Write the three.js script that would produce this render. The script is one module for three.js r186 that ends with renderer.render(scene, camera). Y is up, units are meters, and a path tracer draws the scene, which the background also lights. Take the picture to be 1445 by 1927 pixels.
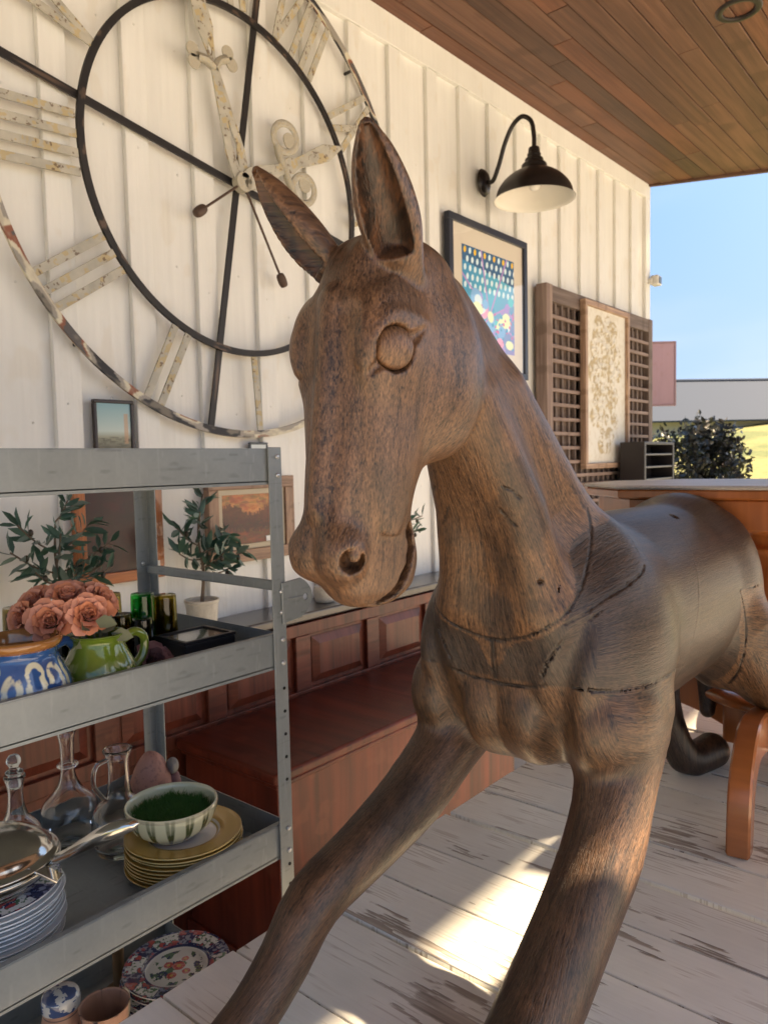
import * as THREE from 'three';
import { RoundedBoxGeometry } from 'three/addons/geometries/RoundedBoxGeometry.js';
import { mergeGeometries, mergeVertices, toCreasedNormals } from 'three/addons/utils/BufferGeometryUtils.js';

// ---------------------------------------------------------------- camera, sky, sun, exposure
const scene = new THREE.Scene();
const renderer = new THREE.WebGLRenderer({ antialias: true });
renderer.toneMapping = THREE.LinearToneMapping;
renderer.toneMappingExposure = 6.0;
renderer.shadowMap.enabled = true;
const EYE = new THREE.Vector3(0, 1.52, 2.2);
const camera = new THREE.PerspectiveCamera(69.06, 767 / 1024, 0.05, 600);
{
  const yaw = 40.0 * Math.PI / 180, pitch = -3.82 * Math.PI / 180, roll = 1.26 * Math.PI / 180;
  const f = new THREE.Vector3(Math.cos(yaw) * Math.cos(pitch), Math.sin(pitch), -Math.sin(yaw) * Math.cos(pitch));
  const r = new THREE.Vector3().crossVectors(f, new THREE.Vector3(0, 1, 0)).normalize();
  const u = new THREE.Vector3().crossVectors(r, f);
  camera.position.copy(EYE);
  camera.up.copy(u.multiplyScalar(Math.cos(roll)).addScaledVector(r, Math.sin(roll)));
  camera.lookAt(EYE.clone().add(f));
}
camera.focus = 0.98;
camera.userData.fStop = 11;
const SUN_DIR = new THREE.Vector3(0.60, 0.64, 0.62).normalize();
const smooth = (a, b, x) => { const t = Math.min(1, Math.max(0, (x - a) / (b - a))); return t * t * (3 - 2 * t); };
const mix = (a, b, t) => a + (b - a) * t;
const hash3 = (x, y, z) => { let h = Math.imul(x, 374761393) ^ Math.imul(y, 668265263) ^ Math.imul(z, 2147483647 - 5711); h = Math.imul(h ^ (h >>> 13), 1274126177); h ^= h >>> 16; return (h >>> 0) / 4294967296; };
function n3(x, y, z) {
  const xi = Math.floor(x), yi = Math.floor(y), zi = Math.floor(z); let fx = x - xi, fy = y - yi, fz = z - zi;
  fx = fx * fx * (3 - 2 * fx); fy = fy * fy * (3 - 2 * fy); fz = fz * fz * (3 - 2 * fz);
  const a = mix(mix(hash3(xi, yi, zi), hash3(xi + 1, yi, zi), fx), mix(hash3(xi, yi + 1, zi), hash3(xi + 1, yi + 1, zi), fx), fy);
  const b = mix(mix(hash3(xi, yi, zi + 1), hash3(xi + 1, yi, zi + 1), fx), mix(hash3(xi, yi + 1, zi + 1), hash3(xi + 1, yi + 1, zi + 1), fx), fy);
  return mix(a, b, fz);
}
const fbm3 = (x, y, z, o = 4) => { let s = 0, a = 0.5, t = 0; for (let i = 0; i < o; i++) { s += a * n3(x, y, z); t += a; x = x * 2.03 + 11.3; y = y * 2.03 + 5.7; z = z * 2.03 + 3.1; a *= 0.5; } return s / t; };
// periodic 2D noise: u, v in 0..1, integer frequencies
function pn(u, v, fu, fv, seed) {
  const x = u * fu, y = v * fv; let xi = Math.floor(x), yi = Math.floor(y), fx = x - xi, fy = y - yi;
  fx = fx * fx * (3 - 2 * fx); fy = fy * fy * (3 - 2 * fy);
  const x0 = ((xi % fu) + fu) % fu, x1 = (x0 + 1) % fu, y0 = ((yi % fv) + fv) % fv, y1 = (y0 + 1) % fv;
  return mix(mix(hash3(x0, y0, seed), hash3(x1, y0, seed), fx), mix(hash3(x0, y1, seed), hash3(x1, y1, seed), fx), fy);
}
const pfbm = (u, v, fu, fv, seed, o = 4) => { let s = 0, a = 0.5, t = 0; for (let i = 0; i < o; i++) { s += a * pn(u, v, fu, fv, seed + i * 17); t += a; fu *= 2; fv *= 2; a *= 0.5; } return s / t; };
let seedNow = 7;
const rnd = () => { seedNow = (seedNow + 0x6d2b79f5) | 0; let t = Math.imul(seedNow ^ (seedNow >>> 15), 1 | seedNow); t = (t + Math.imul(t ^ (t >>> 7), 61 | t)) ^ t; return ((t ^ (t >>> 14)) >>> 0) / 4294967296; };
const rr = (a, b) => a + (b - a) * rnd();
{
  const W = 1024, H = 512, d = new Float32Array(W * H * 4);
  for (let j = 0; j < H; j++) for (let i = 0; i < W; i++) {
    const el = ((j + 0.5) / H - 0.5) * Math.PI, az = ((i + 0.5) / W - 0.5) * 2 * Math.PI;
    const x = Math.cos(el) * Math.cos(az), z = Math.cos(el) * Math.sin(az), y = Math.sin(el), e = Math.max(0, y);
    const h = Math.pow(1 - e, 4), sun = Math.max(0, x * SUN_DIR.x + y * SUN_DIR.y + z * SUN_DIR.z);
    const glow = 0.30 * Math.pow(sun, 4);
    let r = mix(0.047, 0.110, h), g = mix(0.097, 0.140, h), b = mix(0.186, 0.184, h);
    const q = 1 / (y + 0.22), c = smooth(0.40, 0.78, fbm3(x * q * 1.6 + 4, z * q * 0.9 + 9, y * 2 + 1, 5)) * 0.6;
    r = mix(r, 0.150, c) + glow * 0.9; g = mix(g, 0.162, c) + glow * 0.86; b = mix(b, 0.188, c) + glow * 0.8;
    d.set([r, g, b, 1], (j * W + i) * 4);
  }
  const t = new THREE.DataTexture(d, W, H, THREE.RGBAFormat, THREE.FloatType);
  t.mapping = THREE.EquirectangularReflectionMapping; t.magFilter = THREE.LinearFilter; t.needsUpdate = true;
  scene.background = t; scene.environment = t;
}
const sun = new THREE.DirectionalLight(0xffe2b8, 5);
sun.position.copy(SUN_DIR).multiplyScalar(30).add(new THREE.Vector3(1, 0.8, 1.6));
sun.target.position.set(1, 0.8, 1.6);
sun.castShadow = true; sun.shadow.radius = 2; sun.shadow.mapSize.set(4096, 4096);
Object.assign(sun.shadow.camera, { left: -12, right: 12, top: 12, bottom: -12, near: 1, far: 80 });
scene.add(sun, sun.target);

// ---------------------------------------------------------------- helpers
const V = (x, y, z) => new THREE.Vector3(x, y, z);
const names = new Map();
function numbered(n) { const k = names.get(n) || 0; names.set(n, k + 1); return k ? n + '_' + String(k).padStart(3, '0') : n; }
function tag(o, label, category, group, kind) { o.userData.label = label; o.userData.category = category; if (group) o.userData.group = group; if (kind) o.userData.kind = kind; return o; }
function thing(name, label, category, pos = [0, 0, 0], turn = 0, group) {
  const o = new THREE.Group(); o.name = numbered(name); o.position.set(...pos); o.rotation.y = turn; scene.add(o);
  return tag(o, label, category, group);
}
function part(parent, name, geo, m, pos, rot) {
  const o = new THREE.Mesh(Array.isArray(geo) ? merge(geo) : geo, m); o.name = name; o.castShadow = o.receiveShadow = true;
  if (pos) o.position.set(...pos);
  if (rot) o.rotation.set(...rot);
  parent.add(o); return o;
}
function solo(name, geo, m, label, category, pos = [0, 0, 0], group, rot) {
  const o = part(scene, numbered(name), geo, m, pos, rot); return tag(o, label, category, group);
}
function struct(name, geo, m, pos = [0, 0, 0]) { const o = part(scene, numbered(name), geo, m, pos); o.userData.kind = 'structure'; return o; }
function merge(list) {
  const anyPlain = list.some((g) => !g.index);
  const l = list.map((g) => { const c = anyPlain && g.index ? g.toNonIndexed() : g; for (const k of Object.keys(c.attributes)) if (!['position', 'normal', 'uv'].includes(k)) c.deleteAttribute(k); return c; });
  return mergeGeometries(l);
}
const moved = (g, x = 0, y = 0, z = 0, rx = 0, ry = 0, rz = 0, s) => { const m = new THREE.Matrix4().makeRotationFromEuler(new THREE.Euler(rx, ry, rz)); if (s) m.scale(V(...(Array.isArray(s) ? s : [s, s, s]))); m.setPosition(x, y, z); g.applyMatrix4(m); return g; };
// box with uv in metres, lightly rounded when r > 0; centre given
function box(w, h, d, x = 0, y = 0, z = 0, r = 0, off = [0, 0]) {
  const g = r > 0 ? new RoundedBoxGeometry(w, h, d, 2, Math.min(r, w / 2.01, h / 2.01, d / 2.01)) : new THREE.BoxGeometry(w, h, d);
  const p = g.attributes.position, n = g.attributes.normal, uv = g.attributes.uv;
  for (let i = 0; i < p.count; i++) {
    const ax = Math.abs(n.getX(i)), ay = Math.abs(n.getY(i)), az = Math.abs(n.getZ(i));
    if (ay >= ax && ay >= az) uv.setXY(i, p.getX(i) + off[0], p.getZ(i) + off[1]);
    else if (ax >= az) uv.setXY(i, p.getZ(i) + off[0], p.getY(i) + off[1]);
    else uv.setXY(i, p.getX(i) + off[0], p.getY(i) + off[1]);
  }
  g.translate(x, y, z); return g;
}
function swapUV(g) { const uv = g.attributes.uv; for (let i = 0; i < uv.count; i++) uv.setXY(i, uv.getY(i), uv.getX(i)); return g; }
const lathe = (pts, seg = 40) => new THREE.LatheGeometry(pts.map(([r, y]) => new THREE.Vector2(Math.max(r, 0.0001), y)), seg);
function smoothPts(pts, n = 4) { const c = new THREE.CatmullRomCurve3(pts.map(([r, y]) => V(r, y, 0)), false, 'centripetal'); return c.getPoints(pts.length * n).map((p) => [p.x, p.y]); }
function tube(pts, r, seg = 24, rad = 10, closed = false) {
  const c = pts.length > 2 ? new THREE.CatmullRomCurve3(pts.map((p) => V(...p)), closed, 'centripetal') : new THREE.LineCurve3(V(...pts[0]), V(...pts[1]));
  return new THREE.TubeGeometry(c, seg, r, rad, closed);
}
// tube whose radius varies along the curve
function taper(pts, radius, seg = 20, rad = 10) {
  const g = tube(pts, 1, seg, rad), p = g.attributes.position;
  const c = pts.length > 2 ? new THREE.CatmullRomCurve3(pts.map((q) => V(...q)), false, 'centripetal') : new THREE.LineCurve3(V(...pts[0]), V(...pts[1]));
  for (let i = 0; i <= seg; i++) {
    const o = c.getPointAt(i / seg), r = radius(i / seg);
    for (let j = 0; j <= rad; j++) { const k = i * (rad + 1) + j; p.setXYZ(k, o.x + (p.getX(k) - o.x) * r, o.y + (p.getY(k) - o.y) * r, o.z + (p.getZ(k) - o.z) * r); }
  }
  g.computeVertexNormals(); return g;
}
function prism(outline, depth, bevel = 0) {
  const s = new THREE.Shape(outline.map(([x, y]) => new THREE.Vector2(x, y)));
  return new THREE.ExtrudeGeometry(s, { depth, bevelEnabled: bevel > 0, bevelSize: bevel, bevelThickness: bevel, bevelSegments: 1, curveSegments: 10 });
}
const enc = (c) => { c = Math.min(1, Math.max(0, c)); return Math.round(255 * (c <= 0.0031308 ? c * 12.92 : 1.055 * Math.pow(c, 1 / 2.4) - 0.055)); };
// colour texture from a function (u, v) -> linear rgb, or grey texture from (u, v) -> value
function colourTex(w, h, fn) {
  const d = new Uint8Array(w * h * 4);
  for (let j = 0; j < h; j++) for (let i = 0; i < w; i++) { const c = fn((i + 0.5) / w, (j + 0.5) / h), k = (j * w + i) * 4; d[k] = enc(c[0]); d[k + 1] = enc(c[1]); d[k + 2] = enc(c[2]); d[k + 3] = 255; }
  const t = new THREE.DataTexture(d, w, h); t.colorSpace = THREE.SRGBColorSpace; t.magFilter = THREE.LinearFilter; t.wrapS = t.wrapT = THREE.RepeatWrapping; t.needsUpdate = true; return t;
}
function greyTex(w, h, fn) {
  const d = new Uint8Array(w * h * 4);
  for (let j = 0; j < h; j++) for (let i = 0; i < w; i++) { const c = Math.round(255 * Math.min(1, Math.max(0, fn((i + 0.5) / w, (j + 0.5) / h)))), k = (j * w + i) * 4; d[k] = d[k + 1] = d[k + 2] = c; d[k + 3] = 255; }
  const t = new THREE.DataTexture(d, w, h); t.magFilter = THREE.LinearFilter; t.wrapS = t.wrapT = THREE.RepeatWrapping; t.needsUpdate = true; return t;
}
const scaled = (t, su, sv = su) => { const c = t.clone(); c.repeat.set(su, sv); c.needsUpdate = true; return c; };
const mat = (o) => { const m = new THREE.MeshPhysicalMaterial({ roughness: 0.6, ...o }); if (Array.isArray(o.color)) m.color.setRGB(...o.color); return m; };
const lin = (r, g, b) => new THREE.Color().setRGB(r, g, b);
const lerp3 = (a, b, t) => [mix(a[0], b[0], t), mix(a[1], b[1], t), mix(a[2], b[2], t)];

// ---------------------------------------------------------------- wall, ceiling, floor, ground
const wallTex = colourTex(512, 512, (u, v) => {
  const g = pfbm(u, v, 64, 4, 3, 4), s = pfbm(u, v, 5, 5, 31, 4), k = smooth(0.66, 0.8, pfbm(u, v, 14, 9, 77, 3));
  const t = 0.95 + 0.09 * (g - 0.5) + 0.09 * (s - 0.5);
  return lerp3([0.79 * t, 0.785 * t, 0.745 * t], [0.62, 0.53, 0.38], k * 0.18);
});
const wallBump = greyTex(512, 512, (u, v) => 0.6 * pfbm(u, v, 70, 5, 3, 4) + 0.4 * pfbm(u, v, 40, 40, 9, 3));
const M = {};
M.wall = mat({ map: scaled(wallTex, 0.9), bumpMap: scaled(wallBump, 0.9), bumpScale: 0.0022, roughness: 0.62 });
M.batten = mat({ map: scaled(wallTex, 1.3), bumpMap: scaled(wallBump, 1.3), bumpScale: 0.002, roughness: 0.6 });
const yFrieze = (x) => 3.30 + 0.035 * x, yCeil = (x) => 3.457 + 0.0247 * x;
{
  const wall = thing('porch_wall', 'cream painted board and batten wall behind the big iron clock', 'wall', [0, 0, 0]);
  part(wall, 'siding', box(8.87, 3.9, 0.16, 1.435, 1.95, -0.08), M.wall);
  const xs = [-1.92, -1.645, -1.37, -1.095, -0.82, -0.545, -0.27, 0.005, 0.28, 0.555, 0.82, 1.09, 1.36, 1.62, 1.89, 2.16, 2.43, 2.70, 2.985, 3.26, 3.54, 3.83, 4.115, 4.37, 4.65, 4.94, 5.22, 5.51];
  xs.forEach((x, i) => {
    const top = yFrieze(x) - 0.002;
    part(wall, 'batten', box(0.084, top, 0.021, x + 0.042, top / 2, 0.0105, 0.003, [i * 0.37, i * 0.61]), M.batten);
  });
  { const l = []; for (const x of xs) for (let y = 0.5; y < 3.2; y += 0.41) { const g = new THREE.SphereGeometry(0.0042, 8, 6); g.scale(1, 1, 0.35); g.translate(x + 0.042 + rr(-0.006, 0.006), y + rr(-0.03, 0.03), 0.0208); l.push(g); const q = g.clone(); q.translate(0.15 + rr(-0.03, 0.03), rr(-0.1, 0.1), -0.0206); l.push(q); } part(wall, 'nail_heads', l, M.batten).userData.kind = 'stuff'; }
  const fr = prism([[-3, yFrieze(-3)], [5.87, yFrieze(5.87)], [5.87, yCeil(5.87) + 0.04], [-3, yCeil(-3) + 0.04]], 0.024, 0.002);
  part(wall, 'frieze_board', fr, M.batten);
  part(wall, 'corner_board', box(0.09, 3.5, 0.026, 5.825, 1.75, 0.013, 0.003, [3, 1]), M.batten);
}
// ceiling of stained planks running along the wall
const plankTex = colourTex(1024, 512, (u, v) => {
  const warp = 0.02 * pfbm(u, v, 3, 3, 5, 3), r = pfbm(u, v + warp, 3, 40, 11, 5), fine = pfbm(u, v, 10, 180, 23, 3), blot = pfbm(u, v, 4, 3, 51, 4);
  const knot = smooth(0.80, 0.92, pn(u, v, 9, 5, 91));
  let t = smooth(0.25, 0.75, r) * 0.5 + fine * 0.3 + blot * 0.35;
  const c = lerp3([0.056, 0.0225, 0.0135], [0.165, 0.078, 0.046], t);
  return lerp3(c, [0.07, 0.03, 0.016], knot * 0.7);
});
const plankBump = greyTex(512, 512, (u, v) => pfbm(u, v, 4, 90, 23, 4));
const plankMats = [1.0, 0.88, 1.12, 0.58, 1.0].map((k, i) => mat({ map: scaled(plankTex, 0.55, 0.9), color: i === 4 ? [1.1, 0.92, 0.8] : [k, k, k], bumpMap: scaled(plankBump, 0.6, 2), bumpScale: 0.0015, roughness: 0.55 }));
{
  const roof = thing('porch_roof', 'porch roof with a ceiling of stained brown wooden planks', 'roof', [0, yCeil(0), 0]);
  const tilt = 0.0247, w = 0.1065, gap = 0.004;
  for (let k = 0; k < 38; k++) {
    const z = k * w + w / 2, end = z < 0.85 ? 5.83 + 0.42 * z : 8.3, near = z < 1.7;
    let x = near ? 1.6 - rr(0, 0.7) : -4;
    const put = (x0, x1) => {
      const dark = k === 3 && x0 < 9, m = dark ? plankMats[3] : plankMats[[0, 1, 2, 4, 0][Math.floor(rnd() * 5)]];
      const g = box(x1 - x0 - 0.002, 0.02, w - gap, 0, 0, 0, 0.004, [rr(0, 9), rr(0, 9)]);
      const p = part(roof, 'plank', g, m, [(x0 + x1) / 2, (x0 + x1) / 2 * tilt + 0.01 + rr(0, 0.003), z], [rr(-0.004, 0.004), 0, Math.atan(tilt)]);
      p.name = 'plank';
    };
    if (near) { put(-4, x); }
    while (x < end - 0.02) { let n = near ? x + rr(1.1, 2.6) : end; if (end - n < 0.5) n = end; put(x, n); x = n; }
  }
  const deck = new THREE.Shape([[-4.1, 0], [5.92, 0], [6.27, 0.82], [8.4, 0.95], [8.4, 4.06], [-4.1, 4.06]].map(([a, b]) => new THREE.Vector2(a, b)));
  const dg = new THREE.ExtrudeGeometry(deck, { depth: 0.16, bevelEnabled: false }); dg.rotateX(Math.PI / 2);
  dg.translate(0, 0.20, 0); { const m = new THREE.Matrix4().makeRotationZ(Math.atan(tilt)); dg.applyMatrix4(m); }
  part(roof, 'roof_deck', dg, mat({ color: [0.16, 0.09, 0.055], roughness: 0.8 }));
  part(roof, 'eave_beam', box(12.4, 0.34, 0.08, 2.1, 0.15, 4.105, 0.006), mat({ color: [0.6, 0.55, 0.45], roughness: 0.6 }));
  { const e = box(0.93, 0.05, 0.03, 0, 0, 0, 0.004); part(roof, 'end_trim', e, plankMats[1], [6.02, 0.1587, 0.43], [0, -Math.atan2(0.88, 0.37), 0]); }
  // recessed downlight
  const dl = thing('recessed_downlight', 'round bronze recessed downlight set in the plank ceiling', 'light', [3.79, yCeil(3.79) - 0.001, 1.20]);
  part(dl, 'trim_ring', lathe([[0.066, 0.03], [0.066, -0.002], [0.072, -0.008], [0.092, -0.008], [0.1, -0.002], [0.1, 0.002]], 40), mat({ color: [0.03, 0.024, 0.022], roughness: 0.4, metalness: 0.5 }));
  part(dl, 'lens', lathe([[0, 0.022], [0.06, 0.022], [0.067, 0.03]], 32), mat({ color: [0.72, 0.66, 0.58], roughness: 0.5 }));
}
const concTex = colourTex(512, 512, (u, v) => { const t = 0.8 + 0.35 * (pfbm(u, v, 5, 5, 2, 5) - 0.5) + 0.2 * (pfbm(u, v, 90, 90, 8, 2) - 0.5); return [0.46 * t, 0.445 * t, 0.42 * t]; });
struct('porch_floor', box(11.2, 0.2, 4.6, 1.3, -0.1, 2.3), mat({ map: scaled(concTex, 0.5), roughness: 0.85 }));
{
  // meadow rising gently towards the barn, with a pale gravel yard in front of the porch
  const g = new THREE.PlaneGeometry(400, 400, 400, 400); g.rotateX(-Math.PI / 2); g.translate(60, 0, 0);
  const p = g.attributes.position, col = new Float32Array(p.count * 3);
  for (let i = 0; i < p.count; i++) {
    const x = p.getX(i), z = p.getZ(i);
    p.setY(i, -0.16 + 0.143 * Math.max(0, Math.min(x - 9, 19)) * smooth(7, 14, x) * smooth(-80, -30, z) * smooth(5, 1, z));
  }
  g.computeVertexNormals();
  const uv = g.attributes.uv; for (let i = 0; i < uv.count; i++) uv.setXY(i, p.getX(i), p.getZ(i));
  const grass = colourTex(1024, 1024, (u, v) => {
    const a = pfbm(u, v, 6, 6, 4, 5), b = pfbm(u, v, 120, 120, 6, 3), c = smooth(0.42, 0.68, a);
    const m = lerp3([0.095, 0.115, 0.030], [0.18, 0.175, 0.052], c); return [m[0] * (0.65 + 0.7 * b), m[1] * (0.65 + 0.7 * b), m[2] * (0.6 + 0.8 * b)];
  });
  struct('meadow', g, mat({ map: scaled(grass, 0.12), roughness: 0.95 }));
  const yard = colourTex(512, 512, (u, v) => { const t = 0.75 + 0.5 * (pfbm(u, v, 100, 100, 12, 3) - 0.5) + 0.25 * (pfbm(u, v, 6, 6, 3, 4) - 0.5); return [0.58 * t, 0.57 * t, 0.55 * t]; });
  struct('gravel_yard', box(84, 0.05, 40, 22, -0.12, 24.7), mat({ map: scaled(yard, 0.4), roughness: 0.95 }));
}

// ---------------------------------------------------------------- old oiled hardwood of the horse: short interlocked grain on the head block, long grain elsewhere
{
  const S = 1024, make = (field, contrast) => {
    const A = new Float32Array(S * S); for (let j = 0; j < S; j++) for (let i = 0; i < S; i++) A[j * S + i] = field((i + 0.5) / S, (j + 0.5) / S);
    const at = (u, v) => A[Math.min(S - 1, Math.floor(v * S)) * S + Math.min(S - 1, Math.floor(u * S))];
    const map = colourTex(S, S, (u, v) => lerp3([0.030, 0.0170, 0.0112], [0.158, 0.094, 0.056], 0.40 + contrast * (at(u, v) - 0.5)));
    return [map, greyTex(S, S, (u, v) => smooth(0.25, 0.75, at(u, v)))];
  };
  const head = make((u, v) => { const wu = u + 0.016 * (pfbm(u, v, 5, 4, 7, 2) - 0.5) + 0.006 * (pn(u, v, 30, 20, 19) - 0.5); return 0.48 * pfbm(wu, v, 120, 42, 3, 2) + 0.20 * pn(wu, v, 260, 90, 29) + 0.32 * pfbm(wu, v, 26, 3, 53, 3); }, 2.2);
  const long = make((u, v) => { const wu = u + 0.014 * (pfbm(u, v, 3, 2, 7, 3) - 0.5); return 0.22 * pfbm(wu, v, 34, 1, 5, 3) + 0.30 * pfbm(wu, v, 170, 9, 3, 2) + 0.24 * pn(wu, v, 340, 44, 29) + 0.24 * pfbm(wu, v, 130, 60, 41, 2); }, 2.3);
  const o = { roughness: 0.47, vertexColors: true, clearcoat: 0.16, clearcoatRoughness: 0.3 };
  M.horse = mat({ map: scaled(head[0], 1 / 0.17), bumpMap: scaled(head[1], 1 / 0.17), bumpScale: 0.00045, ...o });
  M.horseLong = mat({ map: scaled(long[0], 1 / 0.24), bumpMap: scaled(long[1], 1 / 0.24), bumpScale: 0.00045, ...o });
}
// weathering and stain of each carved block, with darker seams and ear hollows
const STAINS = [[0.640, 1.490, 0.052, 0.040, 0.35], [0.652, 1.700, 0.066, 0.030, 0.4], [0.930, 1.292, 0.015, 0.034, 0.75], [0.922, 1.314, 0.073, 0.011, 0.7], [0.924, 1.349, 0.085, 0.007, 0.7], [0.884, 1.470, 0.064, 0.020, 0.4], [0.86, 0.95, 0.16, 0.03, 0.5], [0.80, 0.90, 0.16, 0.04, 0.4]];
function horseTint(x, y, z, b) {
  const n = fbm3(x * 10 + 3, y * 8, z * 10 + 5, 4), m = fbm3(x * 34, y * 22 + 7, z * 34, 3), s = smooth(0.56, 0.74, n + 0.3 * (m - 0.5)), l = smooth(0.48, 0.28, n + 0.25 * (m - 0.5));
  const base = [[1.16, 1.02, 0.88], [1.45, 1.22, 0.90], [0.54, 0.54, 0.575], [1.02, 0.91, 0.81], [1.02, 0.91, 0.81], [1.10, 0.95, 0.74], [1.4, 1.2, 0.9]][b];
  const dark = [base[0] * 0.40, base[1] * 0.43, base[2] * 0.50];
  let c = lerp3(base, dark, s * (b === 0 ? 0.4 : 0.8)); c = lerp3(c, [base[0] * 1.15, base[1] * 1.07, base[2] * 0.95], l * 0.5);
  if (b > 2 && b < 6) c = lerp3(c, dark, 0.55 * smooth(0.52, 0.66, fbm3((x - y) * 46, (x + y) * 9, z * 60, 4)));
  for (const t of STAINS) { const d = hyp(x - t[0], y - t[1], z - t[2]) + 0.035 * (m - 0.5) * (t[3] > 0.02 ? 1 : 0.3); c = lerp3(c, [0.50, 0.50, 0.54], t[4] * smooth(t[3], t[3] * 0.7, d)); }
  if (b === 0 && y > 1.74 && inEar(x, y, z)) c = lerp3([0.85, 0.62, 0.46], [0.30, 0.23, 0.19], smooth(0.40, 0.58, fbm3(x * 70, y * 28, z * 70, 3)));  // ear hollows: mottled tone, darker than the rest of the head
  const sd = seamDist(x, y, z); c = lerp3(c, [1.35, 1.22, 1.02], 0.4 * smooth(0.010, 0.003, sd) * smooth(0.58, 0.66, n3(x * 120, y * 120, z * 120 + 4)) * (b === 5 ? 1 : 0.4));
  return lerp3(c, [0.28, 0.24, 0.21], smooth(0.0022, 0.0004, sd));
}

// ---------------------------------------------------------------- display table with peeling white planks
{
  const W = 1024, H = 2048, mask = new Float32Array(W * H);
  for (let j = 0; j < H; j++) for (let i = 0; i < W; i++) {
    const u = (i + 0.5) / W, v = (j + 0.5) / H;
    const zone = pfbm(u, v, 5, 4, 41, 3), wu = u + 0.012 * (pn(u, v, 6, 9, 5) - 0.5);
    const n = 0.46 * pfbm(wu, v, 16, 6, 3, 4) + 0.34 * pfbm(wu, v, 60, 9, 9, 4) + 0.20 * pfbm(u, v, 180, 24, 15, 3);
    mask[j * W + i] = smooth(0.645, 0.660, n + (zone - 0.5) * 0.52);
  }
  const at = (u, v) => mask[Math.min(H - 1, Math.floor(v * H)) * W + Math.min(W - 1, Math.floor(u * W))];
  const map = colourTex(W, H, (u, v) => {
    const g = pfbm(u, v, 150, 5, 61, 3), dirt = pfbm(u, v, 9, 12, 71, 4), k = at(u, v), e = at((u + 0.0035) % 1, (v + 0.002) % 1);
    const crackle = smooth(0.58, 0.70, pfbm(u, v, 150, 11, 83, 2));
    let p = 0.96 + 0.2 * (dirt - 0.5) + 0.06 * (g - 0.5);
    let c = [0.82 * p, 0.82 * p, 0.785 * p]; c = lerp3(c, [0.36, 0.31, 0.26], crackle * 0.4 * smooth(0.42, 0.6, dirt));
    const w = 0.55 + 0.8 * g, wood = lerp3([0.34 * w, 0.295 * w, 0.26 * w], [0.48 * w, 0.44 * w, 0.40 * w], smooth(0.4, 0.7, dirt));
    c = lerp3(c, wood, k); if (e > 0.5 && k < 0.5) c = lerp3(c, [0.30, 0.25, 0.21], 0.5); return c;
  });
  const bump = greyTex(W, H, (u, v) => 0.75 * (1 - at(u, v)) + 0.25 * pfbm(u, v, 150, 5, 61, 3));
  const ms = [1, 0.94, 1.03].map((k) => mat({ map: scaled(map, 1 / 0.5, 1 / 1.0), bumpMap: scaled(bump, 1 / 0.5, 1 / 1.0), bumpScale: 0.0016, roughness: 0.62, color: [k, k, k] }));
  const t = thing('display_table', 'long table of planks with peeling white paint under the wooden horse', 'table', [1.4, 0, 1.8]);
  const seams = [0.16, 0.29, 0.425, 0.555, 0.687, 0.862, 0.993, 1.125, 1.262, 1.4, 1.53, 1.665, 1.80, 1.93, 2.065, 2.20, 2.33, 2.46, 2.6];
  for (let i = 0; i + 1 < seams.length; i++) {
    const w = seams[i + 1] - seams[i], dy = rr(-0.0015, 0.0015);
    part(t, 'plank', box(w - 0.006, 0.034, 1.0 + rr(-0.004, 0.004), (seams[i] + seams[i + 1]) / 2 - 1.4, 0.753 + dy, 0.0, 0.003, [rr(0, 5), rr(0, 5)]), ms[i % 3], [0, 0, 0], [0, 0, rr(-0.006, 0.006)]);
  }
  for (const s of [-1, 1]) part(t, 'apron', box(2.2, 0.09, 0.025, 0, 0.687, s * 0.44, 0.003), ms[0]);
  for (const s of [-1, 1]) part(t, 'apron', box(0.025, 0.09, 0.86, s * 1.09, 0.687, 0, 0.003), ms[1]);
  for (const a of [-1, 1]) for (const b of [-1, 1]) part(t, 'leg', lathe([[0, 0], [0.026, 0], [0.03, 0.02], [0.038, 0.3], [0.045, 0.56], [0.034, 0.6], [0.044, 0.62], [0.044, 0.732], [0, 0.732]], 20), ms[1], [a * 1.045, 0, b * 0.395]);
}

// ---------------------------------------------------------------- carved horse: one implicit surface, meshed on a grid
const ZH = 1.62, hyp = (a, b, c = 0) => Math.sqrt(a * a + b * b + c * c);
const smin = (a, b, k) => { const h = Math.max(k - Math.abs(a - b), 0) / k; return Math.min(a, b) - h * h * k * 0.25; };
const smax = (a, b, k) => -smin(-a, -b, k);
function cone(x, y, z, a, b) {   // tapered capsule between joints [x, y, z, r]
  const dx = b[0] - a[0], dy = b[1] - a[1], dz = b[2] - a[2], px = x - a[0], py = y - a[1], pz = z - a[2];
  const t = Math.min(1, Math.max(0, (px * dx + py * dy + pz * dz) / (dx * dx + dy * dy + dz * dz)));
  return hyp(px - dx * t, py - dy * t, pz - dz * t) - (a[3] + (b[3] - a[3]) * t);
}
function chain(x, y, z, js) {   // limb through joints; far away only its bounding ball is measured
  const B = js.ball, far = hyp(x - B[0], y - B[1], z - B[2]) - B[3]; if (far > 0.06) return far;
  let d = 9; for (let i = 0; i + 1 < js.length; i++) d = Math.min(d, cone(x, y, z, js[i], js[i + 1])); return d;
}
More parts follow.
